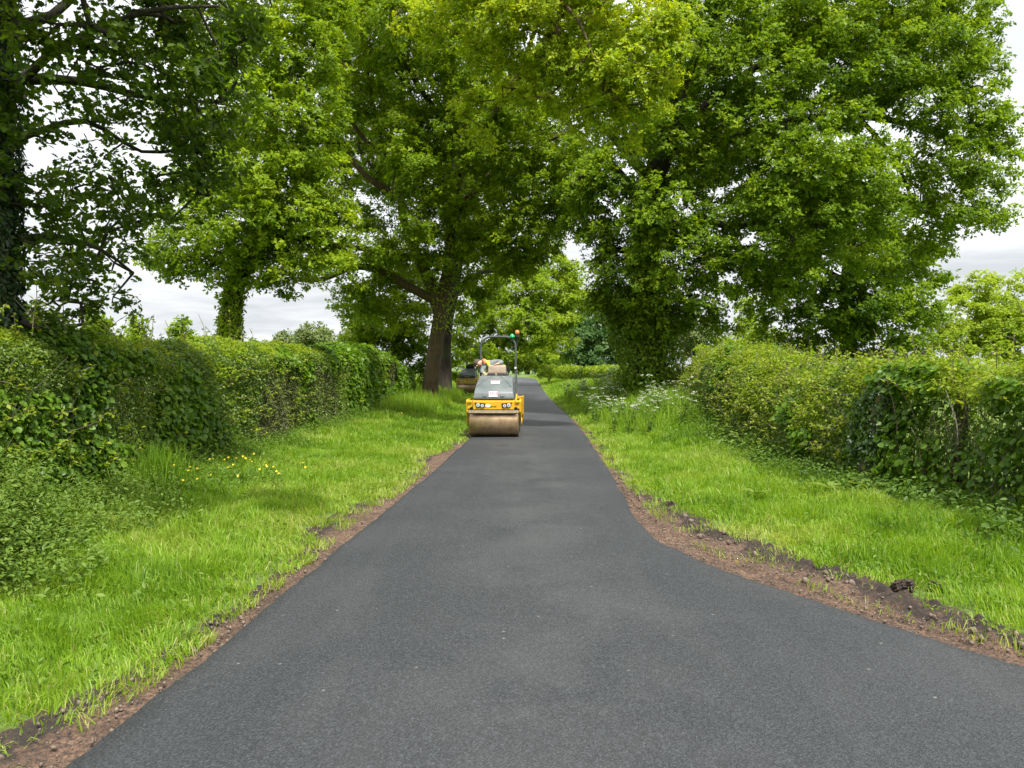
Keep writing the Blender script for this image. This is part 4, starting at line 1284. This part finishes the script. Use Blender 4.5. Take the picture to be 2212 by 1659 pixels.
# drum: rust brown rolled steel, tone streaked and mottled at random
m, nt, out = nmat('drum_steel')
tc = N(nt, 'TexCoord')
ob = tc.outputs['Object']
mp = N(nt, 'Mapping')
mp.inputs['Scale'].default_value = (60, 4, 4)
nt.links.new(ob, mp.inputs['Vector'])
a = noise(nt, 1, 2, .5, mp.outputs[0])
a2 = noise(nt, 6, 4, .6, ob)
c = mixc(nt, ramp(nt, a, .25, .75), (.40, .285, .165, 1), (.50, .36, .21, 1))
c = mixc(nt, ramp(nt, a2, .45, .7), c, (.30, .20, .11, 1))
p = N(nt, 'BsdfPrincipled', i_Roughness=.40, i_Metallic=.7)
nt.links.new(c, p.inputs['Base Color'])
nt.links.new(p.outputs[0], out.inputs[0])
M_drum = m


def bm_obj(name, bm, mat, parent, sm=False):
    bmesh.ops.recalc_face_normals(bm, faces=bm.faces)
    me = bpy.data.meshes.new(name)
    bm.to_mesh(me)
    bm.free()
    if sm:
        for p_ in me.polygons:
            p_.use_smooth = True
    return link(name, me, mat, parent, False)


def box(bm, c, s, bev=.012, rot=None):
    r = bmesh.ops.create_cube(bm, size=1)
    vs = r['verts']
    for v in vs:
        q = Vector((v.co.x * s[0], v.co.y * s[1], v.co.z * s[2]))
        if rot is not None:
            q = rot @ q
        v.co = q + Vector(c)
    if bev:
        es = list({e for v in vs for e in v.link_edges})
        bmesh.ops.bevel(bm, geom=es, offset=min(bev, min(s) * .45), segments=2, profile=.6, affect='EDGES')


def cyl(bm, p0, p1, r, k=24, r1=None):
    p0, p1 = Vector(p0), Vector(p1)
    d = p1 - p0
    q = d.to_track_quat('Z', 'Y').to_matrix().to_4x4()
    M = Matrix.Translation((p0 + p1) / 2) @ q
    bmesh.ops.create_cone(bm, cap_ends=True, cap_tris=False, segments=k, radius1=r, radius2=r if r1 is None else r1, depth=d.length, matrix=M)


def tube(bm, pts, r, k=10, step=.04):
    P = spline(pts, step)
    V, F = sweep(P, np.full(len(P), r), k)
    vs = [bm.verts.new(v) for v in V]
    for f in F:
        bm.faces.new([vs[i] for i in f])
    n = len(vs)
    bm.faces.new(vs[:k][::-1])
    bm.faces.new(vs[n - k:])


def prism(bm, prof, x0, x1, bev=.0, taper=0.0):
    """profile in (y,z) drawn out along x; taper narrows the top"""
    z0 = min(p_[1] for p_ in prof); z1 = max(p_[1] for p_ in prof)
    f = [1 - taper * (p_[1] - z0) / (z1 - z0) for p_ in prof]
    a = [bm.verts.new((x0 * q, y, z)) for (y, z), q in zip(prof, f)]
    b = [bm.verts.new((x1 * q, y, z)) for (y, z), q in zip(prof, f)]
    n = len(prof)
    fs = [bm.faces.new(a), bm.faces.new(b[::-1])]
    for i in range(n):
        fs.append(bm.faces.new([a[i], b[i], b[(i + 1) % n], a[(i + 1) % n]]))
    if bev:
        es = list({e for f_ in fs for e in f_.edges})
        bmesh.ops.bevel(bm, geom=es, offset=bev, segments=3, profile=.6, affect='EDGES')


def text_mesh(s, size):
    cu = bpy.data.curves.new('lettering', 'FONT')
    cu.body = s
    cu.size = size
    cu.extrude = .002
    cu.align_x = 'CENTER'
    cu.align_y = 'CENTER'
    o = bpy.data.objects.new('lettering', cu)
    COL.objects.link(o)
    dg = bpy.context.evaluated_depsgraph_get()
    me = bpy.data.meshes.new_from_object(o.evaluated_get(dg))
    bpy.data.objects.remove(o)
    bpy.data.curves.remove(cu)
    return me


def drum_part(root, yc, w=1.18, r=.355):
    bm = bmesh.new()
    prof = [(-w / 2, .24), (-w / 2, r - .02), (-w / 2 + .02, r), (w / 2 - .02, r), (w / 2, r - .02), (w / 2, .24), (w / 2 - .06, .23), (w / 2 - .06, .06)]
    prof = [(-w / 2 + .06, .06), (-w / 2 + .06, .23)] + prof
    k = 64
    rings = []
    for x, rr in prof:
        rings.append([bm.verts.new((x, yc + rr * math.cos(i / k * 2 * math.pi), r + rr * math.sin(i / k * 2 * math.pi))) for i in range(k)])
    for a_, b_ in zip(rings, rings[1:]):
        for i in range(k):
            bm.faces.new([a_[i], a_[(i + 1) % k], b_[(i + 1) % k], b_[i]])
    bm.faces.new(rings[0][::-1]); bm.faces.new(rings[-1])
    o = bm_obj('drum', bm, M_drum, root)
    for p_ in o.data.polygons:
        p_.use_smooth = abs(p_.normal.x) < .3
    return o


def headlight(root, sx, small=False):
    bm = bmesh.new()
    q = [(-.445, .832), (-.195, .812), (-.21, .712), (-.40, .722)]
    y0 = -1.262
    a_ = [bm.verts.new((sx * x, y0, z)) for x, z in q]
    b_ = [bm.verts.new((sx * x, y0 + .06, z)) for x, z in q]
    bm.faces.new(a_); bm.faces.new(b_[::-1])
    for i in range(4):
        bm.faces.new([a_[i], b_[i], b_[(i + 1) % 4], a_[(i + 1) % 4]])
    h = bm_obj('headlight', bm, M_blk, root)
    for x, z, r in ((-.365, .775, .044), (-.265, .757, .037)):
        bm = bmesh.new()
        cyl(bm, (sx * x, y0 + .005, z), (sx * x, y0 - .014, z), r, 24)
        lo = bm_obj('lamp', bm, M_lamp, h)
        bm = bmesh.new()
        cyl(bm, (sx * x, y0 - .014, z), (sx * x, y0 - .019, z), r * .38, 14)
        bmesh.ops.translate(bm, verts=bm.verts, vec=(0, 0, 0))
        me = bpy.data.meshes.new('bulb'); bm.to_mesh(me); bm.free()
        me.materials.append(M_steelgrey)
        # the dark reflector centre belongs to the lamp mesh
        jm = bmesh.new(); jm.from_mesh(lo.data); n0 = len(jm.faces); jm.from_mesh(me)
        jm.faces.ensure_lookup_table()
        for f_ in jm.faces[n0:]:
            f_.material_index = 1
        lo.data.materials.append(M_steelgrey)
        jm.to_mesh(lo.data); jm.free()
    return h


def roller(loc, rz, label, first):
    root = empty('road_roller', loc, rz)
    tag(root, label, 'road roller', 'tandem road rollers')
    hood_m = M_hood if first else M_hood2
    yel = M_yel if first else M_yel_dirt
    drum_part(root, -.86)
    drum_part(root, .86)
    # front frame: bumper box with wings and fork plates down to the axle
    bm = bmesh.new()
    prism(bm, [(-1.245, .665), (-1.245, .86), (-1.18, .895), (-.30, .895), (-.30, .74), (-1.15, .74), (-1.15, .665)], -.485, .485, .008)
    for sx in (-1, 1):
        prism(bm, [(-1.17, .60), (-1.19, .86), (-1.10, .90), (-.55, .90), (-.62, .45), (-.78, .27), (-.94, .27), (-1.06, .45)], sx * .607, sx * .655, .008)
        box(bm, (sx * .55, -1.13, .78), (.14, .12, .20), .012)
        box(bm, (sx * .57, -1.20, .845), (.10, .05, .035), .008)
        cyl(bm, (sx * .60, -.86, .355), (sx * .67, -.86, .355), .10, 20)
    bm_obj('front_frame', bm, yel, root)
    # scraper and sprinkler bar over the drum face
    bm = bmesh.new()
    box(bm, (0, -1.225, .612), (1.19, .035, .070), .006)
    for i in range(7):
        cyl(bm, (-.5 + i / 6, -1.252, .585), (-.5 + i / 6, -1.24, .60), .010, 8)
    bm_obj('sprinkler_bar', bm, M_dirtbar if first else M_yel_dirt, root)
    bm = bmesh.new()
    box(bm, (0, -1.15, .572), (1.20, .02, .02), .004)
    box(bm, (0, -1.215, .656), (1.16, .05, .012), .004)
    for sx in (-1, 1):
        cyl(bm, (sx * .53, -1.22, .68), (sx * .53, -1.15, .70), .04, 12)
    bm_obj('scraper', bm, M_blk, root)
    # edge bracket hanging beside the drum
    bm = bmesh.new()
    box(bm, (.635, -1.02, .34), (.02, .05, .46), .005)
    box(bm, (.63, -1.05, .16), (.025, .07, .12), .005)
    bm_obj('edge_bracket', bm, M_steelgrey, root)
    # hood
    bm = bmesh.new()
    prof = [(-1.225, .90), (-1.235, .945), (-1.19, 1.07), (-1.08, 1.17), (-.55, 1.37), (-.22, 1.455), (.02, 1.46), (.05, .90)]
    prism(bm, prof, -.49, .49, .035, .16)
    o = bm_obj('hood', bm, hood_m, root)
    for p_ in o.data.polygons:
        p_.use_smooth = True
    o.data.set_sharp_from_angle(angle=R(40))
    bm = bmesh.new()     # raised vee ribs and the grille recess of the hood
    n_ = Vector((0, -.35, .94)).normalized()
    for sx in (-1, 1):
        tube(bm, [(sx * .40, -1.00, 1.208), (sx * .30, -.70, 1.318), (sx * .17, -.42, 1.408), (sx * .10, -.25, 1.452)], .012, 6)
        box(bm, (sx * .21, -1.222, 1.005), (.10, .02, .075), .006, Matrix.Rotation(-.32, 3, 'X'))
    bm_obj('hood_rib', bm, hood_m, root)
    if first:
        # warning stickers
        s1 = math.atan2(.20, .53)
        for (x, y, z, w, h, ang, rows) in ((.015, -.74, 1.302, .215, .17, s1, 2), (-.01, -1.208, 1.028, .20, .135, math.atan2(.125, .045) - .02, 3)):
            rot = Matrix.Rotation(ang, 3, 'X')
            bm = bmesh.new()
            nn = rot @ Vector((0, 0, 1))
            c = Vector((x, y, z)) + nn * .006
            box(bm, c, (w, h, .004), 0, rot)
            st = bm_obj('sticker', bm, M_white, root)
            bm = bmesh.new()
            g = np.random.default_rng(int(w * 1000))
            for r_ in range(rows):
                v0 = h * (.33 - r_ * (.24 if rows == 3 else .17))
                xx = -w * .42
                while xx < w * .36:
                    ww = g.uniform(.02, .045)
                    box(bm, c + nn * .004 + rot @ Vector((xx + ww / 2, v0, 0)), (ww, h * (.16 if rows == 3 else .12), .003), 0, rot)
                    xx += ww + .008
            bm_obj('print', bm, M_red, st)
    else:
        bm = bmesh.new()
        box(bm, (0, -1.232, .955), (.86, .05, .12), .01, Matrix.Rotation(-.30, 3, 'X'))
        b_ = bm_obj('grille', bm, M_blk, root)
        me = text_mesh('BOMAG', .085)
        t_ = link('lettering', me, M_gold, b_, False)
        t_.location = (0, -1.262, .965)
        t_.rotation_euler = (R(90 - 17), 0, 0)
    for sx in (-1, 1):
        headlight(root, sx)
    if first:
        bm = bmesh.new()
        r_ = bmesh.ops.create_cone(bm, cap_ends=True, segments=28, radius1=.052, radius2=.052, depth=.006, matrix=Matrix.Translation((-.13, -1.252, .752)) @ Matrix.Rotation(R(90), 4, 'X') @ Matrix.Diagonal((1.2, .72, 1, 1)))
        bm_obj('badge', bm, M_white, root)
        me = text_mesh('BOMAG', .042)
        t_ = link('lettering', me, M_blk, root, False)
        t_.location = (-.005, -1.249, .735)
        t_.rotation_euler = (R(90), 0, 0)
    else:
        bm = bmesh.new()
        v = [bm.verts.new(q) for q in ((-.055, -1.252, .82), (.055, -1.252, .82), (0, -1.252, .72))]
        w = [bm.verts.new(q) for q in ((-.055, -1.24, .82), (.055, -1.24, .82), (0, -1.24, .72))]
        bm.faces.new(v); bm.faces.new(w[::-1])
        for i in range(3):
            bm.faces.new([v[i], w[i], w[(i + 1) % 3], v[(i + 1) % 3]])
        bm_obj('triangle_badge', bm, M_blk, root)
    # articulated rear half
    bm = bmesh.new()
    prism(bm, [(.10, .62), (.10, .80), (.34, .98), (1.10, .98), (1.24, .86), (1.24, .62), (1.0, .74), (.45, .74)], -.50, .50, .02)
    for sx in (-1, 1):
        prism(bm, [(.55, .92), (1.14, .92), (1.20, .62), (1.06, .42), (.94, .27), (.78, .27), (.64, .45)], sx * .607, sx * .655, .008)
        box(bm, (sx * .55, .9, .88), (.14, .5, .06), .01)
    bm_obj('rear_frame', bm, yel, root)
    bm = bmesh.new()
    box(bm, (0, .18, .60), (.95, .46, .05), .008)
    box(bm, (0, .05, .50), (.20, .60, .18), .02)
    bm_obj('platform', bm, M_blk, root)
    # console with its dusty cover
    bm = bmesh.new()
    prism(bm, [(.08, 1.46), (.04, 1.53), (.08, 1.70), (.14, 1.735), (.32, 1.70), (.34, 1.50)], -.235, .235, .03, .06)
    box(bm, (-.02, .04, 1.49), (.05, .03, .06), .01)
    bm_obj('console', bm, M_dust if first else M_blk, root, True).data.set_sharp_from_angle(angle=R(35))
    bm = bmesh.new()
    box(bm, (0, .20, 1.16), (.30, .18, .60), .03)
    box(bm, (0, .18, 1.475), (.50, .30, .05), .015)
    bm_obj('console_column', bm, M_blk, root)
    bm = bmesh.new()
    c = Vector((-.02, .44, 1.56))
    rot = Matrix.Rotation(R(-35), 3, 'X')
    ring = [tuple(c + rot @ Vector((.17 * math.cos(t), .17 * math.sin(t), 0))) for t in np.linspace(0, 2 * math.pi, 28)]
    tube(bm, ring, .014, 8)
    for t in (0.5, 2.6, 4.7):
        tube(bm, [tuple(c), tuple(c + rot @ Vector((.17 * math.cos(t), .17 * math.sin(t), 0)))], .010, 6)
    cyl(bm, c, c + rot @ Vector((0, -.02, -.25)), .022, 10)
    bm_obj('steering_wheel', bm, M_blk, root)
    bm = bmesh.new()
    tube(bm, [(.27, .26, 1.45), (.29, .25, 1.62), (.275, .23, 1.78)], .014, 8)
    cyl(bm, (.275, .23, 1.76), (.270, .225, 1.84), .022, 12)
    bm_obj('drive_lever', bm, M_blk, root)
    bm = bmesh.new()
    box(bm, (0, .68, 1.10), (.46, .44, .12), .04)
    box(bm, (0, .90, 1.36), (.44, .10, .46), .04, Matrix.Rotation(R(-8), 3, 'X'))
    box(bm, (0, .70, 1.01), (.30, .30, .08), .02)
    bm_obj('seat', bm, M_seat, root)
    if first:
        # roll bar
        bm = bmesh.new()
        hw, yr, zt = .455, .62, 2.47
        pts = [(-hw, yr, .95), (-hw, yr, 1.6), (-hw, yr, zt - .31)]
        pts += [(-hw + .27 * (1 - math.cos(t)), yr, zt - .27 + .27 * math.sin(t)) for t in np.linspace(.1, math.pi / 2, 6)]
        pts += [(hw - .27 * (1 - math.cos(t)), yr, zt - .27 + .27 * math.sin(t)) for t in np.linspace(math.pi / 2, .1, 6)]
        pts += [(hw, yr, zt - .31), (hw, yr, 1.6), (hw, yr, .95)]
        tube(bm, pts, .026, 12, .05)
        for x in (-.18, .02, .20):
            box(bm, (x, yr, zt + .035), (.10, .03, .02), .004)
            box(bm, (x, yr, zt + .02), (.02, .02, .04), .002)
        for sx in (-1, 1):
            box(bm, (sx * hw, yr, .97), (.12, .14, .03), .006)
            cyl(bm, (sx * hw, yr, 1.50), (sx * hw, yr, 1.74), .037, 14)
        bm_obj('roll_bar', bm, M_steelgrey, root)
        bm = bmesh.new()
        box(bm, (hw - .005, yr - .045, 1.655), (.05, .03, .05), .006)
        bm_obj('clamp', bm, M_white, root)
        bm = bmesh.new()
        tube(bm, [(hw + .02, yr, 2.22), (hw + .045, yr, 2.33), (hw + .04, yr, 2.50)], .018, 8)
        cyl(bm, (hw + .04, yr, 2.46), (hw + .04, yr, 2.53), .055, 16)
        be = bm_obj('beacon', bm, M_blk, root)
        bm = bmesh.new()
        cyl(bm, (hw + .04, yr, 2.53), (hw + .04, yr, 2.625), .060, 20, .050)
        bmesh.ops.create_uvsphere(bm, u_segments=20, v_segments=10, radius=.05, matrix=Matrix.Translation((hw + .04, yr, 2.622)) @ Matrix.Diagonal((1, 1, .5, 1)))
        bm_obj('lens', bm, M_orange, be, True)
        bm = bmesh.new()
        cyl(bm, (hw - .09, yr - .01, 2.44), (hw - .09, yr - .01, 2.50), .062, 20)
        bmesh.ops.create_uvsphere(bm, u_segments=20, v_segments=10, radius=.05, matrix=Matrix.Translation((hw - .09, yr - .01, 2.50)))
        bm_obj('green_lamp', bm, M_green, root, True)
        # hose and cable down the post and along the hood
        bm = bmesh.new()
        tube(bm, [(hw - .01, yr - .03, 1.50), (hw + .01, .40, 1.38), (hw + .0, .02, 1.28), (hw + .02, -.50, 1.22), (hw + .015, -.95, 1.04), (hw + .02, -1.08, .90)], .014, 6)
        tube(bm, [(hw + .03, yr - .02, 1.48), (hw + .05, .30, 1.30), (hw + .035, -.30, 1.16), (hw + .05, -.80, .98), (hw + .05, -1.02, .90)], .009, 6)
        bm_obj('hose', bm, M_steelgrey, root)
    else:
        bm = bmesh.new()
        for sx in (-1, 1):
            tube(bm, [(sx * .455, .62, .95), (sx * .455, .62, 1.35), (sx * .455, .66, 1.45)], .026, 10)
            tube(bm, [(sx * .455, .66, 1.45), (sx * .455, 1.0, 1.42), (sx * .455, 1.45, 1.38)], .026, 10)
        tube(bm, [(-.455, 1.45, 1.38), (0, 1.48, 1.38), (.455, 1.45, 1.38)], .026, 10)
        bm_obj('folded_roll_bar', bm, M_steelgrey, root)
    return root


RZ1 = -.043
r1 = roller((-.385, 19.42, float(road_z(19.4)) + .022), RZ1, 'nearer yellow tandem roller with grey stickered hood and upright roll bar standing on the lane', True)
z2 = float(ground(-2.5, 46.2))
r2 = roller((-2.55, 46.2, z2), -.06, 'second yellow roller with black grille and dark hood parked on the verge behind the other', False)

# ------------------------------------------------------------------ the operator
M_skin = solid('skin', (.52, .31, .22), (.46, .26, .18), .55)
M_hair = solid('brown_hair', (.060, .040, .026), (.10, .07, .045), .7, 0, 40)
M_sweat = solid('grey_sweater', (.16, .185, .18), (.21, .235, .23), .9, 0, 12, .4, 80)
M_trous = solid('navy_trousers', (.018, .021, .030), (.03, .033, .042), .9)
M_vest = solid('hivis_yellow', (.62, .68, .06), (.55, .62, .06), .7)
M_vorange = solid('hivis_orange', (.72, .20, .10), (.66, .17, .08), .7)
M_boot = solid('boot_leather', (.05, .035, .025), (.07, .05, .035), .7)


def skin_mesh(name, chains, sub=2):
    """chains: dict of joint -> (co, radius); edges list"""
    co, ed, rr = chains
    me = bpy.data.meshes.new(name + '_cage')
    me.from_pydata([tuple(c) for c in co], ed, [])
    o = bpy.data.objects.new(name + '_cage', me)
    COL.objects.link(o)
    o.modifiers.new('skin', 'SKIN')
    for i, v in enumerate(me.skin_vertices[0].data):
        v.radius = rr[i] if isinstance(rr[i], tuple) else (rr[i], rr[i])
        v.use_root = (i == 0)
    sm = o.modifiers.new('sub', 'SUBSURF')
    sm.levels = sub
    sm.render_levels = sub
    dg = bpy.context.evaluated_depsgraph_get()
    res = bpy.data.meshes.new_from_object(o.evaluated_get(dg))
    res.name = name
    bpy.data.objects.remove(o)
    bpy.data.meshes.remove(me)
    for p_ in res.polygons:
        p_.use_smooth = True
    return res


# roller frame coordinates -> world
MR = Matrix.Translation(r1.location) @ Matrix.Rotation(RZ1, 4, 'Z')
J = {}


def j(n, x, y, z, r):
    J[n] = (MR @ Vector((x, y, z)), r)


# seated, leaning right out over the side of the machine and looking down
j('pelvis', .02, .66, 1.27, (.155, .125))
j('belly', -.05, .60, 1.45, (.15, .115))
j('chest', -.17, .52, 1.66, (.165, .12))
j('upper', -.27, .47, 1.77, (.135, .10))
j('neck', -.385, .42, 1.80, .055)
j('skull0', -.445, .40, 1.79, .075)
j('skull', -.505, .385, 1.77, .100)
j('jaw', -.52, .345, 1.70, .062)
j('sl', .015, .40, 1.80, .075)     # shoulder of the arm resting on the console
j('el', .12, .24, 1.80, .050)
j('wl', .035, .16, 1.765, .034)
j('pl', -.02, .14, 1.752, (.040, .022))
j('sr', -.33, .38, 1.72, .070)
j('er', -.40, .28, 1.56, .047)
j('wr', -.34, .16, 1.52, .034)
j('pr', -.31, .11, 1.51, (.038, .024))
j('hl', .10, .62, 1.22, .095)
j('kl', .13, .30, 1.20, .070)
j('al', .14, .26, .74, .045)
j('tl', .14, .12, .67, .042)
j('hr', -.08, .62, 1.22, .095)
j('kr', -.13, .30, 1.20, .070)
j('ar', -.15, .26, .74, .045)
j('tr', -.15, .12, .67, .042)
edges = [('pelvis', 'belly'), ('belly', 'chest'), ('chest', 'upper'), ('upper', 'neck'), ('neck', 'skull0'), ('skull0', 'skull'), ('skull', 'jaw'), ('upper', 'sl'), ('sl', 'el'), ('el', 'wl'), ('wl', 'pl'), ('upper', 'sr'), ('sr', 'er'), ('er', 'wr'), ('wr', 'pr'),
         ('pelvis', 'hl'), ('hl', 'kl'), ('kl', 'al'), ('al', 'tl'), ('pelvis', 'hr'), ('hr', 'kr'), ('kr', 'ar'), ('ar', 'tr')]
# fingers and thumbs
for side, palm, wrist in (('l', 'pl', 'wl'), ('r', 'pr', 'wr')):
    pc, wc = J[palm][0], J[wrist][0]
    f = (pc - wc).normalized()
    acr = f.cross(Vector((0, 0, 1))).normalized()
    if acr.y > 0: acr = -acr
    for k, (off, ln) in enumerate(((-.030, .070), (-.010, .080), (.010, .076), (.030, .060))):
        b0 = pc + f * .025 + acr * off
        J[f'f{side}{k}a'] = (b0, .010)
        J[f'f{side}{k}b'] = (b0 + f * ln * .5 + Vector((0, 0, -.006)), .009)
        J[f'f{side}{k}c'] = (b0 + f * ln * .85 + Vector((0, 0, -.026)), .008)
        edges += [(palm, f'f{side}{k}a'), (f'f{side}{k}a', f'f{side}{k}b'), (f'f{side}{k}b', f'f{side}{k}c')]
    b0 = wc + f * .025 - acr * .032
    J[f'f{side}ta'] = (b0, .012)
    J[f'f{side}tb'] = (b0 + f * .035 - acr * .018 + Vector((0, 0, -.008)), .010)
    edges += [(palm, f'f{side}ta'), (f'f{side}ta', f'f{side}tb')]


def build(names, grow_=0.0, extra=None):
    idx = {n: i for i, n in enumerate(names)}
    rr = []
    for n in names:
        r = (extra or {}).get(n, J[n][1])
        rr.append(tuple(q + grow_ for q in r) if isinstance(r, tuple) else r + grow_)
    return [J[n][0] for n in names], [(idx[a_], idx[b_]) for a_, b_ in edges if a_ in idx and b_ in idx], rr


person = link('person', skin_mesh('person', build(list(J))), M_skin)
tag(person, 'operator in grey sweater and hi-vis vest leaning over the side of the nearer roller', 'person')
link('sweater', skin_mesh('sweater', build(['pelvis', 'belly', 'chest', 'upper', 'sl', 'el', 'wl', 'sr', 'er', 'wr'], .014, {'pelvis': (.16, .13)})), M_sweat, person)
link('trousers', skin_mesh('trousers', build(['pelvis', 'hl', 'kl', 'al', 'hr', 'kr', 'ar'], .016)), M_trous, person)
for s_ in 'lr':
    link('boot', skin_mesh('boot', build(['a' + s_, 't' + s_], .014), 1), M_boot, person)
# hair cap over the crown and back of the head
bm = bmesh.new()
bmesh.ops.create_uvsphere(bm, u_segments=24, v_segments=16, radius=1)
hc = J['skull'][0] + Vector((-.02, .03, .015))
for v in bm.verts:
    q = v.co
    f = 1 + .10 * (float(vnoise(q.x * 6, q.y * 6, q.z * 6, 4)) - .5)
    v.co = Vector((q.x * .108, q.y * .112, q.z * .104)) * f + hc
me = bpy.data.meshes.new('hair'); bm.to_mesh(me); bm.free()
link('hair', me, M_hair, person)
# face: nose, ears and eyes on the side turned to the lane
bm = bmesh.new()
fc = J['skull'][0]
bmesh.ops.create_uvsphere(bm, u_segments=10, v_segments=8, radius=.020, matrix=Matrix.Translation(fc + Vector((-.03, -.105, -.065))))
bmesh.ops.create_uvsphere(bm, u_segments=10, v_segments=8, radius=.026, matrix=Matrix.Translation(fc + Vector((.075, -.055, -.035))) @ Matrix.Diagonal((.5, 1, 1.3, 1)))
me = bpy.data.meshes.new('face'); bm.to_mesh(me); bm.free()
link('face', me, M_skin, person)


# hi-vis vest: a band over the near shoulder, orange on top and yellow as it hangs
def ribbon(pts, w, th, nrm):
    P = spline(pts, .02)
    n = len(P)
    t = unit(np.gradient(P, axis=0))
    nn = np.tile(np.array(nrm, float), (n, 1))
    s = unit(np.cross(t, nn))
    nn = np.cross(s, t)
    V = np.concatenate([P + s * w / 2 + nn * th, P - s * w / 2 + nn * th, P - s * w / 2 - nn * th, P + s * w / 2 - nn * th], 1).reshape(-1, 4, 3).reshape(-1, 3)
    i = np.arange(n - 1)[:, None] * 4
    q = np.arange(4)[None]
    F = np.stack([i + q, i + (q + 1) % 4, i + 4 + (q + 1) % 4, i + 4 + q], -1).reshape(-1, 4)
    return V, F


def W(x, y, z): return tuple(MR @ Vector((x, y, z)))


vest = link('vest', np_mesh('vest', *merge([ribbon([W(-.32, .30, 1.86), W(-.27, .285, 1.79), W(-.21, .29, 1.68), W(-.15, .34, 1.56)], .055, .006, (-.3, -.9, .2)), ribbon([W(-.24, .32, 1.84), W(-.20, .29, 1.74), W(-.15, .31, 1.62)], .03, .006, (-.3, -.9, .2))])), M_vest, person)
link('vest_shoulder', np_mesh('vest_shoulder', *ribbon([W(-.36, .50, 1.86), W(-.37, .38, 1.885), W(-.34, .29, 1.84), W(-.32, .28, 1.77)], .065, .008, (-.2, -.3, .9))), M_vorange, person)
# ------------------------------------------------------------------ sky, sun, camera
SUN_EL, SUN_AZ = R(62), R(150)      # azimuth clockwise from the lane's direction
w = bpy.data.worlds.new('World')
S.world = w
w.use_nodes = True
nt = w.node_tree
for n in list(nt.nodes):
    nt.nodes.remove(n)
out = nt.nodes.new('ShaderNodeOutputWorld')
bg = N(nt, 'Background', i_Strength=.10)
sky = N(nt, 'TexSky', sky_type='NISHITA')
sky.sun_disc = False
sky.sun_elevation = SUN_EL
sky.sun_rotation = SUN_AZ
tc = N(nt, 'TexCoord')
sep = N(nt, 'SeparateXYZ')
nt.links.new(tc.outputs['Generated'], sep.inputs[0])


def mth(op, a, b=None, cl=False):
    n = N(nt, 'Math', operation=op)
    n.use_clamp = cl
    for i, v in enumerate((a, b)):
        if v is None: continue
        if hasattr(v, 'links'): nt.links.new(v, n.inputs[i])
        else: n.inputs[i].default_value = v
    return n.outputs[0]


z = mth('MAXIMUM', sep.outputs['Z'], 0.0)
dn = mth('ADD', z, .10)
cx_ = mth('DIVIDE', sep.outputs['X'], dn)
cy_ = mth('DIVIDE', sep.outputs['Y'], dn)
cb = N(nt, 'CombineXYZ')
nt.links.new(cx_, cb.inputs[0]); nt.links.new(cy_, cb.inputs[1])
cl = noise(nt, .9, 6, .58, cb.outputs[0], .3)
cl2 = noise(nt, .35, 4, .5, cb.outputs[0])
shade = ramp(nt, cl, .34, .64, (4.2, 4.4, 4.65, 1), (6.5, 6.65, 6.75, 1))
lift = mth('ADD', mth('MULTIPLY', z, 1.5), 1.0)
vm = N(nt, 'VectorMath', operation='SCALE')
nt.links.new(shade, vm.inputs[0]); nt.links.new(lift, vm.inputs['Scale'])
cover = ramp(nt, cl2, .22, .36, (.72, .72, .72, 1), (1, 1, 1, 1))
nt.links.new(mixc(nt, cover, sky.outputs[0], vm.outputs[0]), bg.inputs['Color'])
nt.links.new(bg.outputs[0], out.inputs[0])

sd = bpy.data.lights.new('sun', 'SUN')
sd.energy = 4.8
sd.angle = R(2)
sd.color = (1.0, .96, .90)
so = bpy.data.objects.new('sun', sd)
COL.objects.link(so)
so.location = (30, 10, 60)
to_sun = Vector((math.sin(SUN_AZ) * math.cos(SUN_EL), math.cos(SUN_AZ) * math.cos(SUN_EL), math.sin(SUN_EL)))
so.rotation_euler = to_sun.to_track_quat('Z', 'Y').to_euler()

cd = bpy.data.cameras.new('camera')
cd.sensor_width = 36
cd.lens = 27
cd.clip_start = .05
cd.clip_end = 5000
co = bpy.data.objects.new('camera', cd)
COL.objects.link(co)
co.location = (0, 0, CAMZ)
co.rotation_euler = (R(90 - .97), 0, 0)
S.camera = co

S.render.engine = 'CYCLES'
cy = S.cycles
cy.max_bounces = 8
cy.diffuse_bounces = 4
cy.glossy_bounces = 2
cy.transmission_bounces = 5
cy.transparent_max_bounces = 4
cy.caustics_reflective = False
cy.caustics_refractive = False
cy.sample_clamp_indirect = 6
cy.use_denoising = True
cy.denoiser = 'OPENIMAGEDENOISE'
cy.denoising_input_passes = 'RGB_ALBEDO_NORMAL'
cy.denoising_prefilter = 'ACCURATE'
vs = S.view_settings
vs.view_transform = 'Standard'
vs.look = 'None'
vs.exposure = .60
vs.gamma = 1
vs.use_curve_mapping = False
